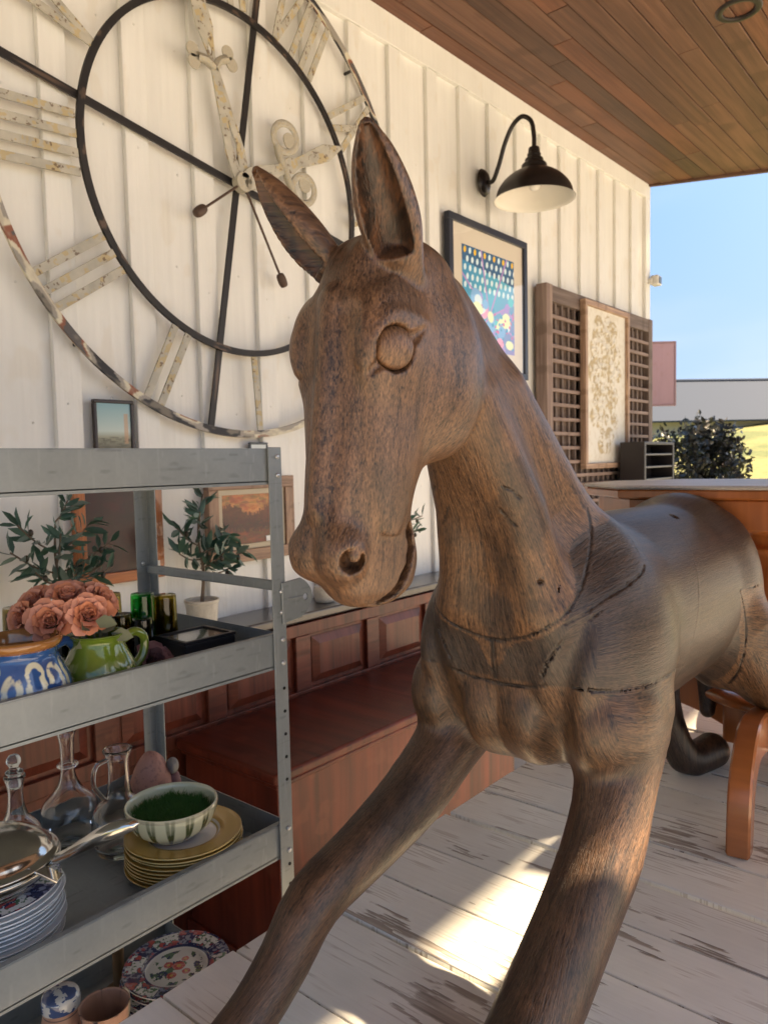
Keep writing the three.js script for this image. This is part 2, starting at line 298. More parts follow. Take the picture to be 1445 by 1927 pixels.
function limb(joints, per = 3) {   // smooth the joints into a finer chain and note its bounding ball
  const out = [], cr = (a, b, c, d, t) => 0.5 * (2 * b + (c - a) * t + (2 * a - 5 * b + 4 * c - d) * t * t + (3 * b - a - 3 * c + d) * t * t * t);
  for (let i = 0; i + 1 < joints.length; i++) for (let k = 0; k < per; k++) { const P = (j) => joints[Math.min(joints.length - 1, Math.max(0, j))]; out.push([0, 1, 2, 3].map((c) => cr(P(i - 1)[c], P(i)[c], P(i + 1)[c], P(i + 2)[c], k / per))); }
  out.push(joints[joints.length - 1]);
  const lo = [9, 9, 9], hi = [-9, -9, -9]; for (const p of out) for (let c = 0; c < 3; c++) { lo[c] = Math.min(lo[c], p[c]); hi[c] = Math.max(hi[c], p[c]); }
  const m = lo.map((v, c) => (v + hi[c]) / 2); let r = 0; for (const p of out) r = Math.max(r, hyp(p[0] - m[0], p[1] - m[1], p[2] - m[2]) + p[3]);
  out.ball = [...m, r]; return out;
}
function ell(x, y, z, cx, cy, cz, rx, ry, rz) {
  const px = (x - cx) / rx, py = (y - cy) / ry, pz = (z - cz) / rz, k0 = hyp(px, py, pz), k1 = hyp(px / rx, py / ry, pz / rz);
  return k1 > 1e-9 ? k0 * (k0 - 1) / k1 : -Math.min(rx, ry, rz);
}
function table(rows, lo, hi, n = 240) {   // smooth lookup of columns over rows[][0]
  const cols = rows[0].length - 1, out = [];
  for (let c = 0; c < cols; c++) {
    const a = new Float64Array(n + 1);
    for (let i = 0; i <= n; i++) {
      const y = lo + (hi - lo) * i / n; let k = 0; while (k < rows.length - 2 && y > rows[k + 1][0]) k++;
      const p = (j) => rows[Math.min(rows.length - 1, Math.max(0, j))], t = Math.min(1, Math.max(0, (y - p(k)[0]) / (p(k + 1)[0] - p(k)[0]))), w = p(k + 1)[0] - p(k)[0];
      const m0 = (p(k + 1)[c + 1] - p(k - 1)[c + 1]) / (p(k + 1)[0] - p(k - 1)[0]) * w, m1 = (p(k + 2)[c + 1] - p(k)[c + 1]) / (p(k + 2)[0] - p(k)[0]) * w;
      a[i] = (2 * t ** 3 - 3 * t * t + 1) * p(k)[c + 1] + (t ** 3 - 2 * t * t + t) * m0 + (-2 * t ** 3 + 3 * t * t) * p(k + 1)[c + 1] + (t ** 3 - t * t) * m1;
    }
    out.push(a);
  }
  return (c, y) => { const f = Math.min(n - 1e-6, Math.max(0, (y - lo) / (hi - lo) * n)), i = Math.floor(f); return out[c][i] + (out[c][i + 1] - out[c][i]) * (f - i); };
}
const HEAD = table([ // height: front x, rear x, half width
  [1.346, 0.648, 0.676, 0.018], [1.354, 0.628, 0.694, 0.029], [1.368, 0.608, 0.710, 0.037], [1.385, 0.590, 0.720, 0.040], [1.405, 0.574, 0.724, 0.0422], [1.430, 0.571, 0.719, 0.0430], [1.460, 0.571, 0.708, 0.047], [1.500, 0.575, 0.724, 0.0515],
  [1.550, 0.583, 0.768, 0.058], [1.600, 0.588, 0.812, 0.066], [1.650, 0.594, 0.832, 0.070], [1.700, 0.604, 0.832, 0.068], [1.750, 0.624, 0.806, 0.060], [1.775, 0.642, 0.775, 0.050], [1.798, 0.670, 0.722, 0.028]], 1.346, 1.798);
const earFrame = (b, t, v0) => { const e = V(t[0] - b[0], t[1] - b[1], t[2] - b[2]), L = e.length(); e.normalize(); const v = V(...v0); v.addScaledVector(e, -v.dot(e)).normalize(); return { b, e, v, u: new THREE.Vector3().crossVectors(e, v), L }; };
const EARS = [earFrame([0.668, 1.750, 0.050], [0.574, 1.856, 0.080], [-0.85, -0.25, 0.36]), earFrame([0.664, 1.752, -0.050], [0.590, 1.862, -0.122], [-0.75, -0.60, -0.32])];
const EARW = table([[-0.3, 0.022], [-0.1, 0.025], [0, 0.028], [0.25, 0.0345], [0.5, 0.033], [0.75, 0.024], [0.9, 0.0135], [1, 0.004]], -0.3, 1, 100);
function inEar(x, y, z) { const { b: o, e, v, u, L } = EARS[z > 0 ? 0 : 1], px = x - o[0], py = y - o[1], pz = z - o[2], t = (px * e.x + py * e.y + pz * e.z) / L, a = px * u.x + py * u.y + pz * u.z; let b = px * v.x + py * v.y + pz * v.z; b += 0.018 * t * t; if (t < 0.04 || t > 0.97) return 0; const w = EARW(0, t), hw = w * 0.74, ht = w * 1.02; return hyp(a / hw, (b - w * 0.72) / ht) < 1.07 ? 1 : 0; }
function earSDF(x, y, z) {
  const { b: o, e, v, u, L } = EARS[z > 0 ? 0 : 1], px = x - o[0], py = y - o[1], pz = z - o[2];
  const t = (px * e.x + py * e.y + pz * e.z) / L, a = px * u.x + py * u.y + pz * u.z; let b = px * v.x + py * v.y + pz * v.z; b += 0.018 * t * t;
  const w = EARW(0, Math.min(1, Math.max(-0.3, t))), th = w * 0.72;
  let d = (hyp(a / w, b / th) - 1) * th; d = smax(d, (t - 1) * L, 0.006); d = smax(d, (-0.25 - t) * L, 0.01);
  const hw = w * 0.74, ht = w * 1.02, h = (hyp(a / hw, (b - th * 1.0) / ht) - 1) * Math.min(hw, ht), hol = smax(smax(h, (t - 0.955) * L, 0.003), (0.06 - t) * L, 0.006);
  return smax(d, -hol, 0.003);
}
const MOUTH = [[0.690, 1.440], [0.694, 1.420], [0.687, 1.397], [0.668, 1.371], [0.645, 1.352], [0.62, 1.338]];
const LID_RIDGE = limb([[0.604, 1.628, 0.050, 0.003], [0.611, 1.652, 0.060, 0.0055], [0.628, 1.676, 0.066, 0.006], [0.655, 1.679, 0.070, 0.005], [0.682, 1.676, 0.069, 0.003]], 2);
const EYE_S = [0.632, 1.642, 0.0755], EYE_N = [-0.35, -0.12, 0.929], along = (k, r) => [EYE_S[0] + EYE_N[0] * k, EYE_S[1] + EYE_N[1] * k, EYE_S[2] + EYE_N[2] * k, r], EYE_A = along(0.0, 0.0262), EYE_B = along(0.04, 0.0262);
function headSDF(x, y, z) {
  const az = Math.abs(z);
  const yy = Math.min(1.798, Math.max(1.346, y)), fr = HEAD(0, yy), re = HEAD(1, yy); let w = HEAD(2, yy);
  const a = (re - fr) / 2, dx = (x - (fr + re) / 2) / a;
  const mz = smooth(1.56, 1.46, y); w *= 1 - 0.26 * smooth(0.1, -1.0, dx) - 0.10 * (1 - mz) * smooth(0.3, 1, dx);
  const n = 2.65 + 0.7 * mz, q = Math.pow(Math.pow(Math.abs(dx), n) + Math.pow(az / w, n), 1 / n);
  let d = (q - 1) * Math.min(a, w) * 0.95; d = smax(d, Math.max(y - 1.792, 1.351 - y), 0.03);
  d = smin(d, ell(x, y, az, 0.752, 1.625, 0.030, 0.088, 0.105, 0.052), 0.02);                // cheek
  d = smin(d, ell(x, y, az, 0.654, 1.657, 0.043, 0.056, 0.060, 0.0345), 0.022);                // brow
  d = smin(d, ell(x, y, az, 0.645, 1.565, 0.044, 0.024, 0.095, 0.012), 0.04);                 // cheek bone line
  d = smin(d, cone(x, y, z, [0.614, 1.70, 0, 0.015], [0.5815, 1.47, 0, 0.0145]), 0.009);       // nasal ridge
  d = smax(d, -cone(x, y, az, [0.590, 1.68, 0.033, 0.011], [0.567, 1.48, 0.027, 0.008]), 0.018); // grooves beside it
  d = smin(d, ell(x, y, az, 0.589, 1.420, 0.030, 0.021, 0.026, 0.0215), 0.022);                // nostril rim
  d = smax(d, -cone(x, y, az, [0.565, 1.413, 0.062, 0.0165], [0.596, 1.415, 0.034, 0.012]), 0.004);
  d = smin(d, ell(x, y, az, 0.588, 1.421, 0.043, 0.0075, 0.008, 0.0075), 0.003);
  d = smin(d, cone(x, y, z, [0.632, 1.378, 0, 0.021], [0.672, 1.376, 0, 0.022]), 0.02);        // chin
  d = smax(d, -cone(x, y, az, [0.655, 1.80, 0, 0.006], [0.60, 1.735, 0.004, 0.004]), 0.012);  // forelock groove
  // eye socket and lids
  d = smin(d, chain(x, y, az, LID_RIDGE), 0.012);
  d = smax(d, -cone(x, y, az, EYE_A, EYE_B), 0.003);
  d = smax(d, -cone(x, y, az, [0.6025, 1.611, 0.052, 0.0022], [0.617, 1.631, 0.0715, 0.0095]), 0.003);
  d = smax(d, -cone(x, y, az, [0.680, 1.669, 0.0785, 0.0022], [0.650, 1.652, 0.0795, 0.0105]), 0.003);
  // mouth slit across the whole muzzle
  let m = 1; const chew = 0.0035 * (n3(x * 110, y * 110, z * 60) - 0.5); for (let i = 0; i + 1 < MOUTH.length; i++) m = Math.min(m, cone(x, y, 0, [MOUTH[i][0], MOUTH[i][1], 0, i ? 0.0078 : 0.0105], [MOUTH[i + 1][0], MOUTH[i + 1][1], 0, i < 4 ? 0.0072 : 0.002]));
  d = smax(d, -Math.max(m + chew, 0.012 - az), 0.002);
  d = smin(d, earSDF(x, y, z), 0.007);
  return d;
}
const NECK = limb([[0.795, 1.690, 0, 0.080], [0.908, 1.586, 0, 0.094], [1.012, 1.458, 0, 0.112], [1.078, 1.330, 0, 0.148], [1.130, 1.210, 0, 0.165]], 2);
const NECK_SIDE = limb([[0.845, 1.60, 0.032, 0.03], [0.93, 1.45, 0.052, 0.036], [0.965, 1.31, 0.062, 0.044]], 2);
function neckSDF(x, y, z) {
  const az = Math.abs(z);
  let d = chain(x, y, z / 0.60, NECK) * 0.72;
  d = smin(d, chain(x, y, az, NECK_SIDE), 0.03);
  d = smin(d, cone(x, y, az, [0.92, 1.615, 0.03, 0.026], [1.13, 1.385, 0.06, 0.034]), 0.04);
  return smax(d, -ell(x, y, az, 1.0, 1.48, 0.105, 0.02, 0.07, 0.016), 0.03);
}
const LEGS = {
  front_left: limb([[1.11, 1.13, 0.125, 0.078], [1.022, 1.035, 0.150, 0.058], [0.969, 0.969, 0.155, 0.056], [0.907, 0.921, 0.155, 0.053], [0.844, 0.880, 0.155, 0.052], [0.783, 0.845, 0.155, 0.051], [0.71, 0.818, 0.155, 0.044], [0.655, 0.805, 0.155, 0.035]]),
  front_right: limb([[1.10, 1.12, -0.125, 0.078], [1.006, 1.045, -0.135, 0.057], [0.912, 0.985, -0.14, 0.052], [0.791, 0.946, -0.14, 0.044], [0.690, 0.918, -0.14, 0.040], [0.634, 0.866, -0.14, 0.036], [0.582, 0.826, -0.14, 0.034], [0.535, 0.804, -0.14, 0.033]]),
  hind_right: limb([[1.78, 1.10, -0.08, 0.09], [1.735, 0.95, -0.035, 0.042], [1.758, 0.812, 0.01, 0.038], [1.835, 0.812, 0.05, 0.041]]),
  hind_left: limb([[1.74, 1.13, 0.115, 0.095], [1.79, 1.03, 0.18, 0.075], [1.88, 0.93, 0.31, 0.05], [1.97, 0.835, 0.43, 0.044], [2.0, 0.81, 0.47, 0.038]]),
  tail: limb([[1.90, 1.30, 0, 0.03], [1.945, 1.15, 0, 0.036], [1.945, 0.98, 0.01, 0.03], [1.92, 0.88, 0.015, 0.018]]),
};
const GROOVE = limb([[0.955, 1.285, 0.132, 0.005], [0.938, 1.22, 0.116, 0.012], [0.944, 1.15, 0.096, 0.017], [0.975, 1.065, 0.084, 0.016]], 2);
function bodySDF(x, y, z) {
  const az = Math.abs(z);
  let d = cone(x, y, z / 0.86, [1.17, 1.225, 0, 0.195], [1.70, 1.222, 0, 0.192]) * 0.9;
  d = smin(d, ell(x, y, z, 1.74, 1.24, 0, 0.185, 0.195, 0.16), 0.03);
  d = smin(d, ell(x, y, az, 1.755, 1.19, 0.085, 0.145, 0.195, 0.088), 0.025);
  d = smin(d, ell(x, y, z, 1.10, 1.22, 0, 0.14, 0.19, 0.165), 0.03);
  d = smin(d, ell(x, y, az, 1.115, 1.265, 0.068, 0.125, 0.120, 0.088), 0.09);
  d = smin(d, ell(x, y, az, 1.095, 1.210, 0.100, 0.160, 0.150, 0.098), 0.03);
  d = smin(d, ell(x, y, az, 1.046, 1.132, 0.134, 0.098, 0.090, 0.076), 0.010);
  d = smin(d, ell(x, y, az, 1.020, 1.135, 0.040, 0.082, 0.082, 0.050), 0.012);
  d = smin(d, ell(x, y, z, 1.085, 1.125, 0, 0.125, 0.078, 0.14), 0.03);
  d = smax(d, -chain(x, y, az, GROOVE), 0.028);
  d = smin(d, chain(x, y, z, LEGS.front_left), 0.02);
  d = smin(d, chain(x, y, z, LEGS.front_right), 0.02);
  if (x > 1.45) { d = smin(d, chain(x, y, z, LEGS.hind_right), 0.03); d = smin(d, chain(x, y, z, LEGS.hind_left), 0.03); d = smin(d, chain(x, y, z, LEGS.tail), 0.012); }
  return d;
}
const SEAMS = [   // joints between the carved blocks and drying cracks, on both flanks
  [[0.934, 1.256, 0], [0.9342, 1.2562, 0.0173], [0.9309, 1.2651, 0.0545], [0.9303, 1.2854, 0.0927], [0.9429, 1.3004, 0.1107], [0.9669, 1.3237, 0.1192], [0.9995, 1.3493, 0.1162], [1.0409, 1.3869, 0.1056], [1.0637, 1.4165, 0.097], [1.0673, 1.4444, 0.0895]],
  [[0.9442, 1.1874, 0], [0.9441, 1.189, 0.0462], [0.9401, 1.1988, 0.0869], [0.9505, 1.1995, 0.1185], [0.9582, 1.1982, 0.1503], [0.9931, 1.1937, 0.1739], [1.0332, 1.1924, 0.1887], [1.079, 1.194, 0.1989], [1.1644, 1.1889, 0.191], [1.22, 1.172, 0.172]],
  [[1.1227, 1.3552, 0.1563], [1.0916, 1.3449, 0.1624], [1.0418, 1.3316, 0.158], [1.006, 1.3203, 0.1453], [0.9675, 1.3022, 0.1308], [0.9421, 1.2893, 0.111]],
  [[0.9893, 1.3039, 0.1447], [0.9565, 1.285, 0.1279], [0.9414, 1.267, 0.1112], [0.9391, 1.2337, 0.0877], [0.9395, 1.213, 0.079]],
  [[0.9344, 1.2528, 0.002], [0.9382, 1.2162, 0.003], [0.9425, 1.1953, 0.0024]],
  [[0.9361, 1.2624, 0.0977], [0.9389, 1.2483, 0.1083], [0.9397, 1.2338, 0.1134]],
  [[1.6206, 1.2434, 0.1639], [1.656, 1.1936, 0.1655], [1.6583, 1.1372, 0.1676], [1.6738, 1.0631, 0.1518], [1.6933, 1.0253, 0.1277]],
  [[1.6206, 1.2434, 0.1639], [1.6958, 1.2388, 0.1708], [1.76, 1.238, 0.169]],
  [[0.8878, 1.4521, 0.0435], [0.8946, 1.4393, 0.0519], [0.9, 1.4282, 0.0611]],
  [[0.8753, 1.4842, 0.0556], [0.8847, 1.4766, 0.0664], [0.8938, 1.4669, 0.0718]],
  [[0.948, 1.3396, 0.0987], [0.9465, 1.3247, 0.0977]],
].map((l, q) => { const r = q === 10 ? 0.0042 : q > 7 ? 0.0011 : q > 3 && q < 6 ? 0.0010 : 0.0017; const o = limb(l.map((p) => [...p, r]), 2); return o; });
const PITS = [[0.9689, 1.1597, 0.1532, 0.0065], [1.5124, 1.3988, 0.0692, 0.011], [0.926, 1.3493, 0.084, 0.0045]];
function seamDist(x, y, z) {
  const az = Math.abs(z); let d = 9; const wob = 0.0016 * (n3(x * 130, y * 130, z * 130) - 0.45) + 0.0012 * (n3(x * 34, y * 34, z * 34 + 9) - 0.5);
  for (const s of SEAMS) { const B = s.ball; if (hyp(x - B[0], y - B[1], az - B[2]) > B[3] + 0.02) continue; d = Math.min(d, chain(x, y, az, s)); }
  return d + wob;
}
function pitDist(x, y, z) { let d = 9; for (const p of PITS) d = Math.min(d, hyp(x - p[0], (y - p[1]) * 1.5, z - p[2]) - p[3]); return d; }
function horseSDF(x, y, zw) {
  const z = zw - ZH;
  let d = bodySDF(x, y, z);
  if (x < 1.45) d = smin(d, neckSDF(x, y, z), 0.055);
  if (x < 1.0) { const far = hyp(x - 0.70, y - 1.6, z) - 0.32; d = smin(d, far > 0.1 ? far : headSDF(x, y, z), 0.012); }
  if (d > -0.009 && d < 0.009) { d = smax(d, -seamDist(x, y, z), 0.0015); d = smax(d, -pitDist(x, y, z), 0.002); }
  return d;
}
const HORSE_AT = [1.2, 0.77, ZH];
const horseMesh = (() => {
  const h = 0.0036, lo = [0.48, 0.765, 1.36], n = [1.58, 1.14, 0.80].map((s) => Math.ceil(s / h / 8) * 8), [nx, ny, nz] = n.map((v) => v + 1);
  const F = new Float32Array(nx * ny * nz).fill(9), done = new Uint8Array(nx * ny * nz);
  const id = (i, j, k) => (k * ny + j) * nx + i, half = 4 * h, cells = [];
  for (let bk = 0; bk < n[2]; bk += 8) for (let bj = 0; bj < n[1]; bj += 8) for (let bi = 0; bi < n[0]; bi += 8) {
    const d = horseSDF(lo[0] + bi * h + half, lo[1] + bj * h + half, lo[2] + bk * h + half);
    if (Math.abs(d) > half * 2.6) continue;
    cells.push([bi, bj, bk]);
    for (let k = bk; k <= bk + 8; k++) for (let j = bj; j <= bj + 8; j++) for (let i = bi; i <= bi + 8; i++) {
      const q = id(i, j, k); if (done[q]) continue; done[q] = 1; F[q] = horseSDF(lo[0] + i * h, lo[1] + j * h, lo[2] + k * h);
    }
  }
  const vid = new Map(), P = [];
  const corner = [[0, 0, 0], [1, 0, 0], [0, 1, 0], [1, 1, 0], [0, 0, 1], [1, 0, 1], [0, 1, 1], [1, 1, 1]], edges = [[0, 1], [2, 3], [4, 5], [6, 7], [0, 2], [1, 3], [4, 6], [5, 7], [0, 4], [1, 5], [2, 6], [3, 7]];
  const f = new Float64Array(8);
  for (const [bi, bj, bk] of cells) for (let k = bk; k < bk + 8; k++) for (let j = bj; j < bj + 8; j++) for (let i = bi; i < bi + 8; i++) {
    let inside = 0; for (let c = 0; c < 8; c++) { f[c] = F[id(i + corner[c][0], j + corner[c][1], k + corner[c][2])]; if (f[c] < 0) inside++; }
    if (!inside || inside === 8) continue;
    let x = 0, y = 0, z = 0, m = 0;
    for (const [a, b] of edges) if ((f[a] < 0) !== (f[b] < 0)) { const t = f[a] / (f[a] - f[b]); x += corner[a][0] + t * (corner[b][0] - corner[a][0]); y += corner[a][1] + t * (corner[b][1] - corner[a][1]); z += corner[a][2] + t * (corner[b][2] - corner[a][2]); m++; }
    vid.set(id(i, j, k), P.length / 3); P.push(lo[0] + (i + x / m) * h, lo[1] + (j + y / m) * h, lo[2] + (k + z / m) * h);
  }
  const quads = [];
  for (const [bi, bj, bk] of cells) for (let k = bk; k < bk + 8; k++) for (let j = bj; j < bj + 8; j++) for (let i = bi; i < bi + 8; i++) {
    const a = F[id(i, j, k)] < 0;
    const put = (b, q) => { if (a === b) return; const v = q.map((c) => vid.get(c)); if (v.some((c) => c === undefined)) return; quads.push(a ? v : [v[3], v[2], v[1], v[0]]); };
    if (j && k) put(F[id(i + 1, j, k)] < 0, [id(i, j - 1, k - 1), id(i, j, k - 1), id(i, j, k), id(i, j - 1, k)]);
    if (i && k) put(F[id(i, j + 1, k)] < 0, [id(i - 1, j, k - 1), id(i - 1, j, k), id(i, j, k), id(i, j, k - 1)]);
    if (i && j) put(F[id(i, j, k + 1)] < 0, [id(i - 1, j - 1, k), id(i, j - 1, k), id(i, j, k), id(i - 1, j, k)]);
  }
  const N = new Float32Array(P.length), e = 0.0022;
  for (let v = 0; v < P.length; v += 3) {
    for (let it = 0; it < 2; it++) {
      const x = P[v], y = P[v + 1], z = P[v + 2];
      const gx = horseSDF(x + e, y, z) - horseSDF(x - e, y, z), gy = horseSDF(x, y + e, z) - horseSDF(x, y - e, z), gz = horseSDF(x, y, z + e) - horseSDF(x, y, z - e), l = Math.hypot(gx, gy, gz) || 1;
      if (!it) { const s = Math.max(-h * 0.4, Math.min(h * 0.4, horseSDF(x, y, z) / Math.max(0.3, l / (2 * e)))); P[v] -= gx / l * s; P[v + 1] -= gy / l * s; P[v + 2] -= gz / l * s; break; }
    }
    const x = P[v], y = P[v + 1], z = P[v + 2];
    const gx = horseSDF(x + e, y, z) - horseSDF(x - e, y, z), gy = horseSDF(x, y + e, z) - horseSDF(x, y - e, z), gz = horseSDF(x, y, z + e) - horseSDF(x, y, z - e), l = Math.hypot(gx, gy, gz) || 1;
    N[v] = gx / l; N[v + 1] = gy / l; N[v + 2] = gz / l;
  }
  return { P, N, quads };
})();
console.log('horse', horseMesh.P.length / 3, horseMesh.quads.length);
{
  const { P, N, quads } = horseMesh;
  // which carved block a point belongs to, and the grain axis of that block
  const AX = { head: [[0.62, 1.40], [0.70, 1.78]], neck: [[1.09, 1.25], [0.82, 1.68]], body: [[1.0, 1.22], [1.8, 1.22]] };
  const blockOf = (x, y, z) => {
    const b = bodySDF(x, y, z), nk = x < 1.45 ? neckSDF(x, y, z) : 9, hd = x < 0.95 && y > 1.3 ? headSDF(x, y, z) : 9;
    if (hd < nk && hd < b) return 0; if (nk < b - 0.002) return 1;
    const f = chain(x, y, z, LEGS.front_left), g = chain(x, y, z, LEGS.front_right);
    if (y < 1.09 && f < b + 0.02 && x < 1.25) return 3; if (y < 1.09 && g < b + 0.02 && x < 1.25) return 4;
    if (x < 1.262 && y < 1.198 - 0.06 * Math.max(0, x - 1.08)) return 5; if (x > 1.62 + (1.244 - y) * 0.25 && y < 1.242 && Math.abs(z) > 0.09) return 6; return 2;
  };
  const frames = [[V(0.66, 1.40, 0), V(0.70, 1.78, 0), 0.085], [V(1.09, 1.25, 0), V(0.86, 1.64, 0), 0.10], [V(1.0, 1.22, 0), V(1.8, 1.22, 0), 0.18], [V(0.78, 0.847, 0.155), V(1.06, 1.09, 0.14), 0.066], [V(0.632, 0.868, -0.14), V(1.04, 1.08, -0.13), 0.058]]
    .concat([0, 0]).map((f, i, all) => f || all[2]).map(([a, b, r]) => { const d = b.clone().sub(a).normalize(), s = V(0, 0, 1), t = new THREE.Vector3().crossVectors(d, s).normalize(); return { a, d, s: new THREE.Vector3().crossVectors(t, d), t, r }; });
  const nq = quads.length, pos = new Float32Array(nq * 18), nor = new Float32Array(nq * 18), uv = new Float32Array(nq * 12), col = new Float32Array(nq * 18);
  const tint = new Float32Array(P.length);
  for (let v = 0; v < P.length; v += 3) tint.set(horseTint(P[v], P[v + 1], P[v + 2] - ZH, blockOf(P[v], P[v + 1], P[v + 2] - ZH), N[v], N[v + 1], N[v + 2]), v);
  const blocks = quads.map((Q) => { let cx = 0, cy = 0, cz = 0; for (const v of Q) { cx += P[v * 3] / 4; cy += P[v * 3 + 1] / 4; cz += P[v * 3 + 2] / 4; } return blockOf(cx, cy, cz - ZH); });
  const sorted = [...quads.keys()].sort((a, b) => (blocks[a] ? 1 : 0) - (blocks[b] ? 1 : 0)), nHead = blocks.filter((b) => !b).length;
  const order = [0, 1, 2, 0, 2, 3], q = V(0, 0, 0);
  for (let i = 0; i < nq; i++) {
    const Q = quads[sorted[i]]; let cx = 0, cy = 0, cz = 0, ax = 0, ay = 0, az = 0;
    for (const v of Q) { cx += P[v * 3] / 4; cy += P[v * 3 + 1] / 4; cz += P[v * 3 + 2] / 4; ax += N[v * 3] / 4; ay += N[v * 3 + 1] / 4; az += N[v * 3 + 2] / 4; }
    cz -= ZH;
    const b = blocks[sorted[i]], fr = frames[b]; q.set(cx, cy, cz).sub(fr.a); const th0 = Math.atan2(q.dot(fr.s), q.dot(fr.t));
    const end = (b === 2 || b > 4) && Math.abs(ax) > 0.72;
    for (let k = 0; k < 6; k++) {
      const v = Q[order[k]], o = (i * 6 + k), x = P[v * 3], y = P[v * 3 + 1], z = P[v * 3 + 2] - ZH;
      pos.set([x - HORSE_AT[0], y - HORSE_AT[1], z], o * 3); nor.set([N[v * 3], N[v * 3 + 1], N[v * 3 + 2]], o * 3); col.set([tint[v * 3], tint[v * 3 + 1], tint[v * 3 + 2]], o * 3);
      if (end) { uv[o * 2] = z + 0.3 * y; uv[o * 2 + 1] = y + 3.1; }
      else { q.set(x, y, z).sub(fr.a); let th = Math.atan2(q.dot(fr.s), q.dot(fr.t)); if (th - th0 > Math.PI) th -= 2 * Math.PI; if (th - th0 < -Math.PI) th += 2 * Math.PI; uv[o * 2] = th * fr.r + b * 0.37; uv[o * 2 + 1] = q.dot(fr.d) + b * 0.53; }
    }
  }
  const g = new THREE.BufferGeometry();
  for (const [n, a, s] of [['position', pos, 3], ['normal', nor, 3], ['uv', uv, 2], ['color', col, 3]]) g.setAttribute(n, new THREE.BufferAttribute(a, s));
  const horse = thing('carved_horse', 'large carved brown wooden horse standing on the peeling white table', 'horse statue', HORSE_AT);
  g.addGroup(0, nHead * 6, 0); g.addGroup(nHead * 6, (nq - nHead) * 6, 1);
  part(horse, 'body', g, [M.horse, M.horseLong]);
  for (const s of [-1, 1]) {
    const e = new THREE.SphereGeometry(0.0236, 44, 30), c0 = along(-0.0105, 0), q = new THREE.Quaternion().setFromUnitVectors(V(0, 0, 1), V(EYE_N[0], EYE_N[1], s * EYE_N[2]).normalize());
    e.applyMatrix4(new THREE.Matrix4().compose(V(0, 0, 0), q, V(1, 1, 0.58)));
    const p = e.attributes.position, c = new Float32Array(p.count * 3);
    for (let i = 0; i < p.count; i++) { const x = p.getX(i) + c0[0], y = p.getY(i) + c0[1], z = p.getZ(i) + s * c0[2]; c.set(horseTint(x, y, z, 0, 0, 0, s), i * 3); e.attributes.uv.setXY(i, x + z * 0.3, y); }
    e.setAttribute('color', new THREE.BufferAttribute(c, 3));
    part(horse, 'eye', e, M.horse, [c0[0] - HORSE_AT[0], c0[1] - HORSE_AT[1], s * c0[2]]);
  }
}

// ---------------------------------------------------------------- dark furniture along the wall
const redTex = colourTex(512, 512, (u, v) => { const g = pfbm(u + 0.02 * pn(u, v, 4, 5, 2), v, 50, 3, 12, 4), b = pfbm(u, v, 5, 4, 33, 4), w = smooth(0.62, 0.75, pfbm(u, v, 16, 20, 44, 3)); const t = 0.30 + 1.0 * g + 0.6 * (b - 0.5); return lerp3([0.150 * t, 0.040 * t, 0.023 * t], [0.21, 0.085, 0.055], w * 0.3); });
const redBump = greyTex(256, 256, (u, v) => pfbm(u, v, 60, 4, 12, 4));
M.red = mat({ map: scaled(redTex, 1.2), bumpMap: scaled(redBump, 1.2), bumpScale: 0.0008, roughness: 0.40, clearcoat: 0.1, clearcoatRoughness: 0.3, color: [0.9, 0.8, 0.72], specularIntensity: 0.7 });
M.redPlain = mat({ map: scaled(redTex, 0.8), bumpMap: scaled(redBump, 0.8), bumpScale: 0.0005, roughness: 0.42, color: [0.82, 0.56, 0.46], specularIntensity: 0.6 });
M.darkTop = mat({ color: [0.055, 0.048, 0.045], roughness: 0.28, clearcoat: 0.4, clearcoatRoughness: 0.2 });
{
  const c = thing('paneled_cabinet', 'dark red wooden cabinet with raised panels along the wall', 'cabinet', [1.9, 0, 0.115]);
  part(c, 'carcass', box(2.5, 0.93, 0.165, 0, 0.465, 0, 0.003), M.red);
  part(c, 'top_board', box(2.56, 0.034, 0.205, 0, 0.953, 0.0, 0.008), M.darkTop);
  part(c, 'top_rail', box(2.5, 0.045, 0.018, 0, 0.908, 0.092, 0.003), M.red);
  part(c, 'bottom_rail', box(2.5, 0.05, 0.018, 0, 0.655, 0.092, 0.003), M.red);
  for (let k = 0; k < 7; k++) {
    const x = -1.2 + k * 0.395;
    part(c, 'stile', swapUV(box(0.075, 0.205, 0.018, x, 0.7825, 0.092, 0.003, [k, 0.3])), M.red);
    if (k < 6) {
      const w = 0.305, h = 0.185, s = new THREE.Shape([[-w / 2, -h / 2], [w / 2, -h / 2], [w / 2, h / 2], [-w / 2, h / 2]].map((q) => new THREE.Vector2(...q)));
      const g = new THREE.ExtrudeGeometry(new THREE.Shape([[-w / 2 + 0.04, -h / 2 + 0.035], [w / 2 - 0.04, -h / 2 + 0.035], [w / 2 - 0.04, h / 2 - 0.035], [-w / 2 + 0.04, h / 2 - 0.035]].map((q) => new THREE.Vector2(...q))), { depth: 0.001, bevelEnabled: true, bevelSize: 0.03, bevelThickness: 0.014, bevelSegments: 1 });
      part(c, 'raised_panel', g, M.red, [x + 0.1975, 0.7825, 0.085]);
    }
  }
  part(c, 'plinth', box(2.52, 0.09, 0.19, 0, 0.045, 0.0, 0.004), M.red);
}
{
  const c = thing('blanket_chest', 'plain red brown wooden chest with flat lid before the paneled cabinet', 'chest', [1.985, 0, 0.452]);
  part(c, 'body', box(1.29, 0.62, 0.43, 0, 0.315, 0, 0.004), M.redPlain);
  part(c, 'lid', box(1.335, 0.034, 0.466, 0, 0.653, 0.0, 0.012), M.redPlain);
  part(c, 'lid_moulding', box(1.31, 0.016, 0.448, 0, 0.628, 0.0, 0.006), M.redPlain);
  part(c, 'plinth', box(1.31, 0.08, 0.45, 0, 0.04, 0.0, 0.006), M.redPlain);
}
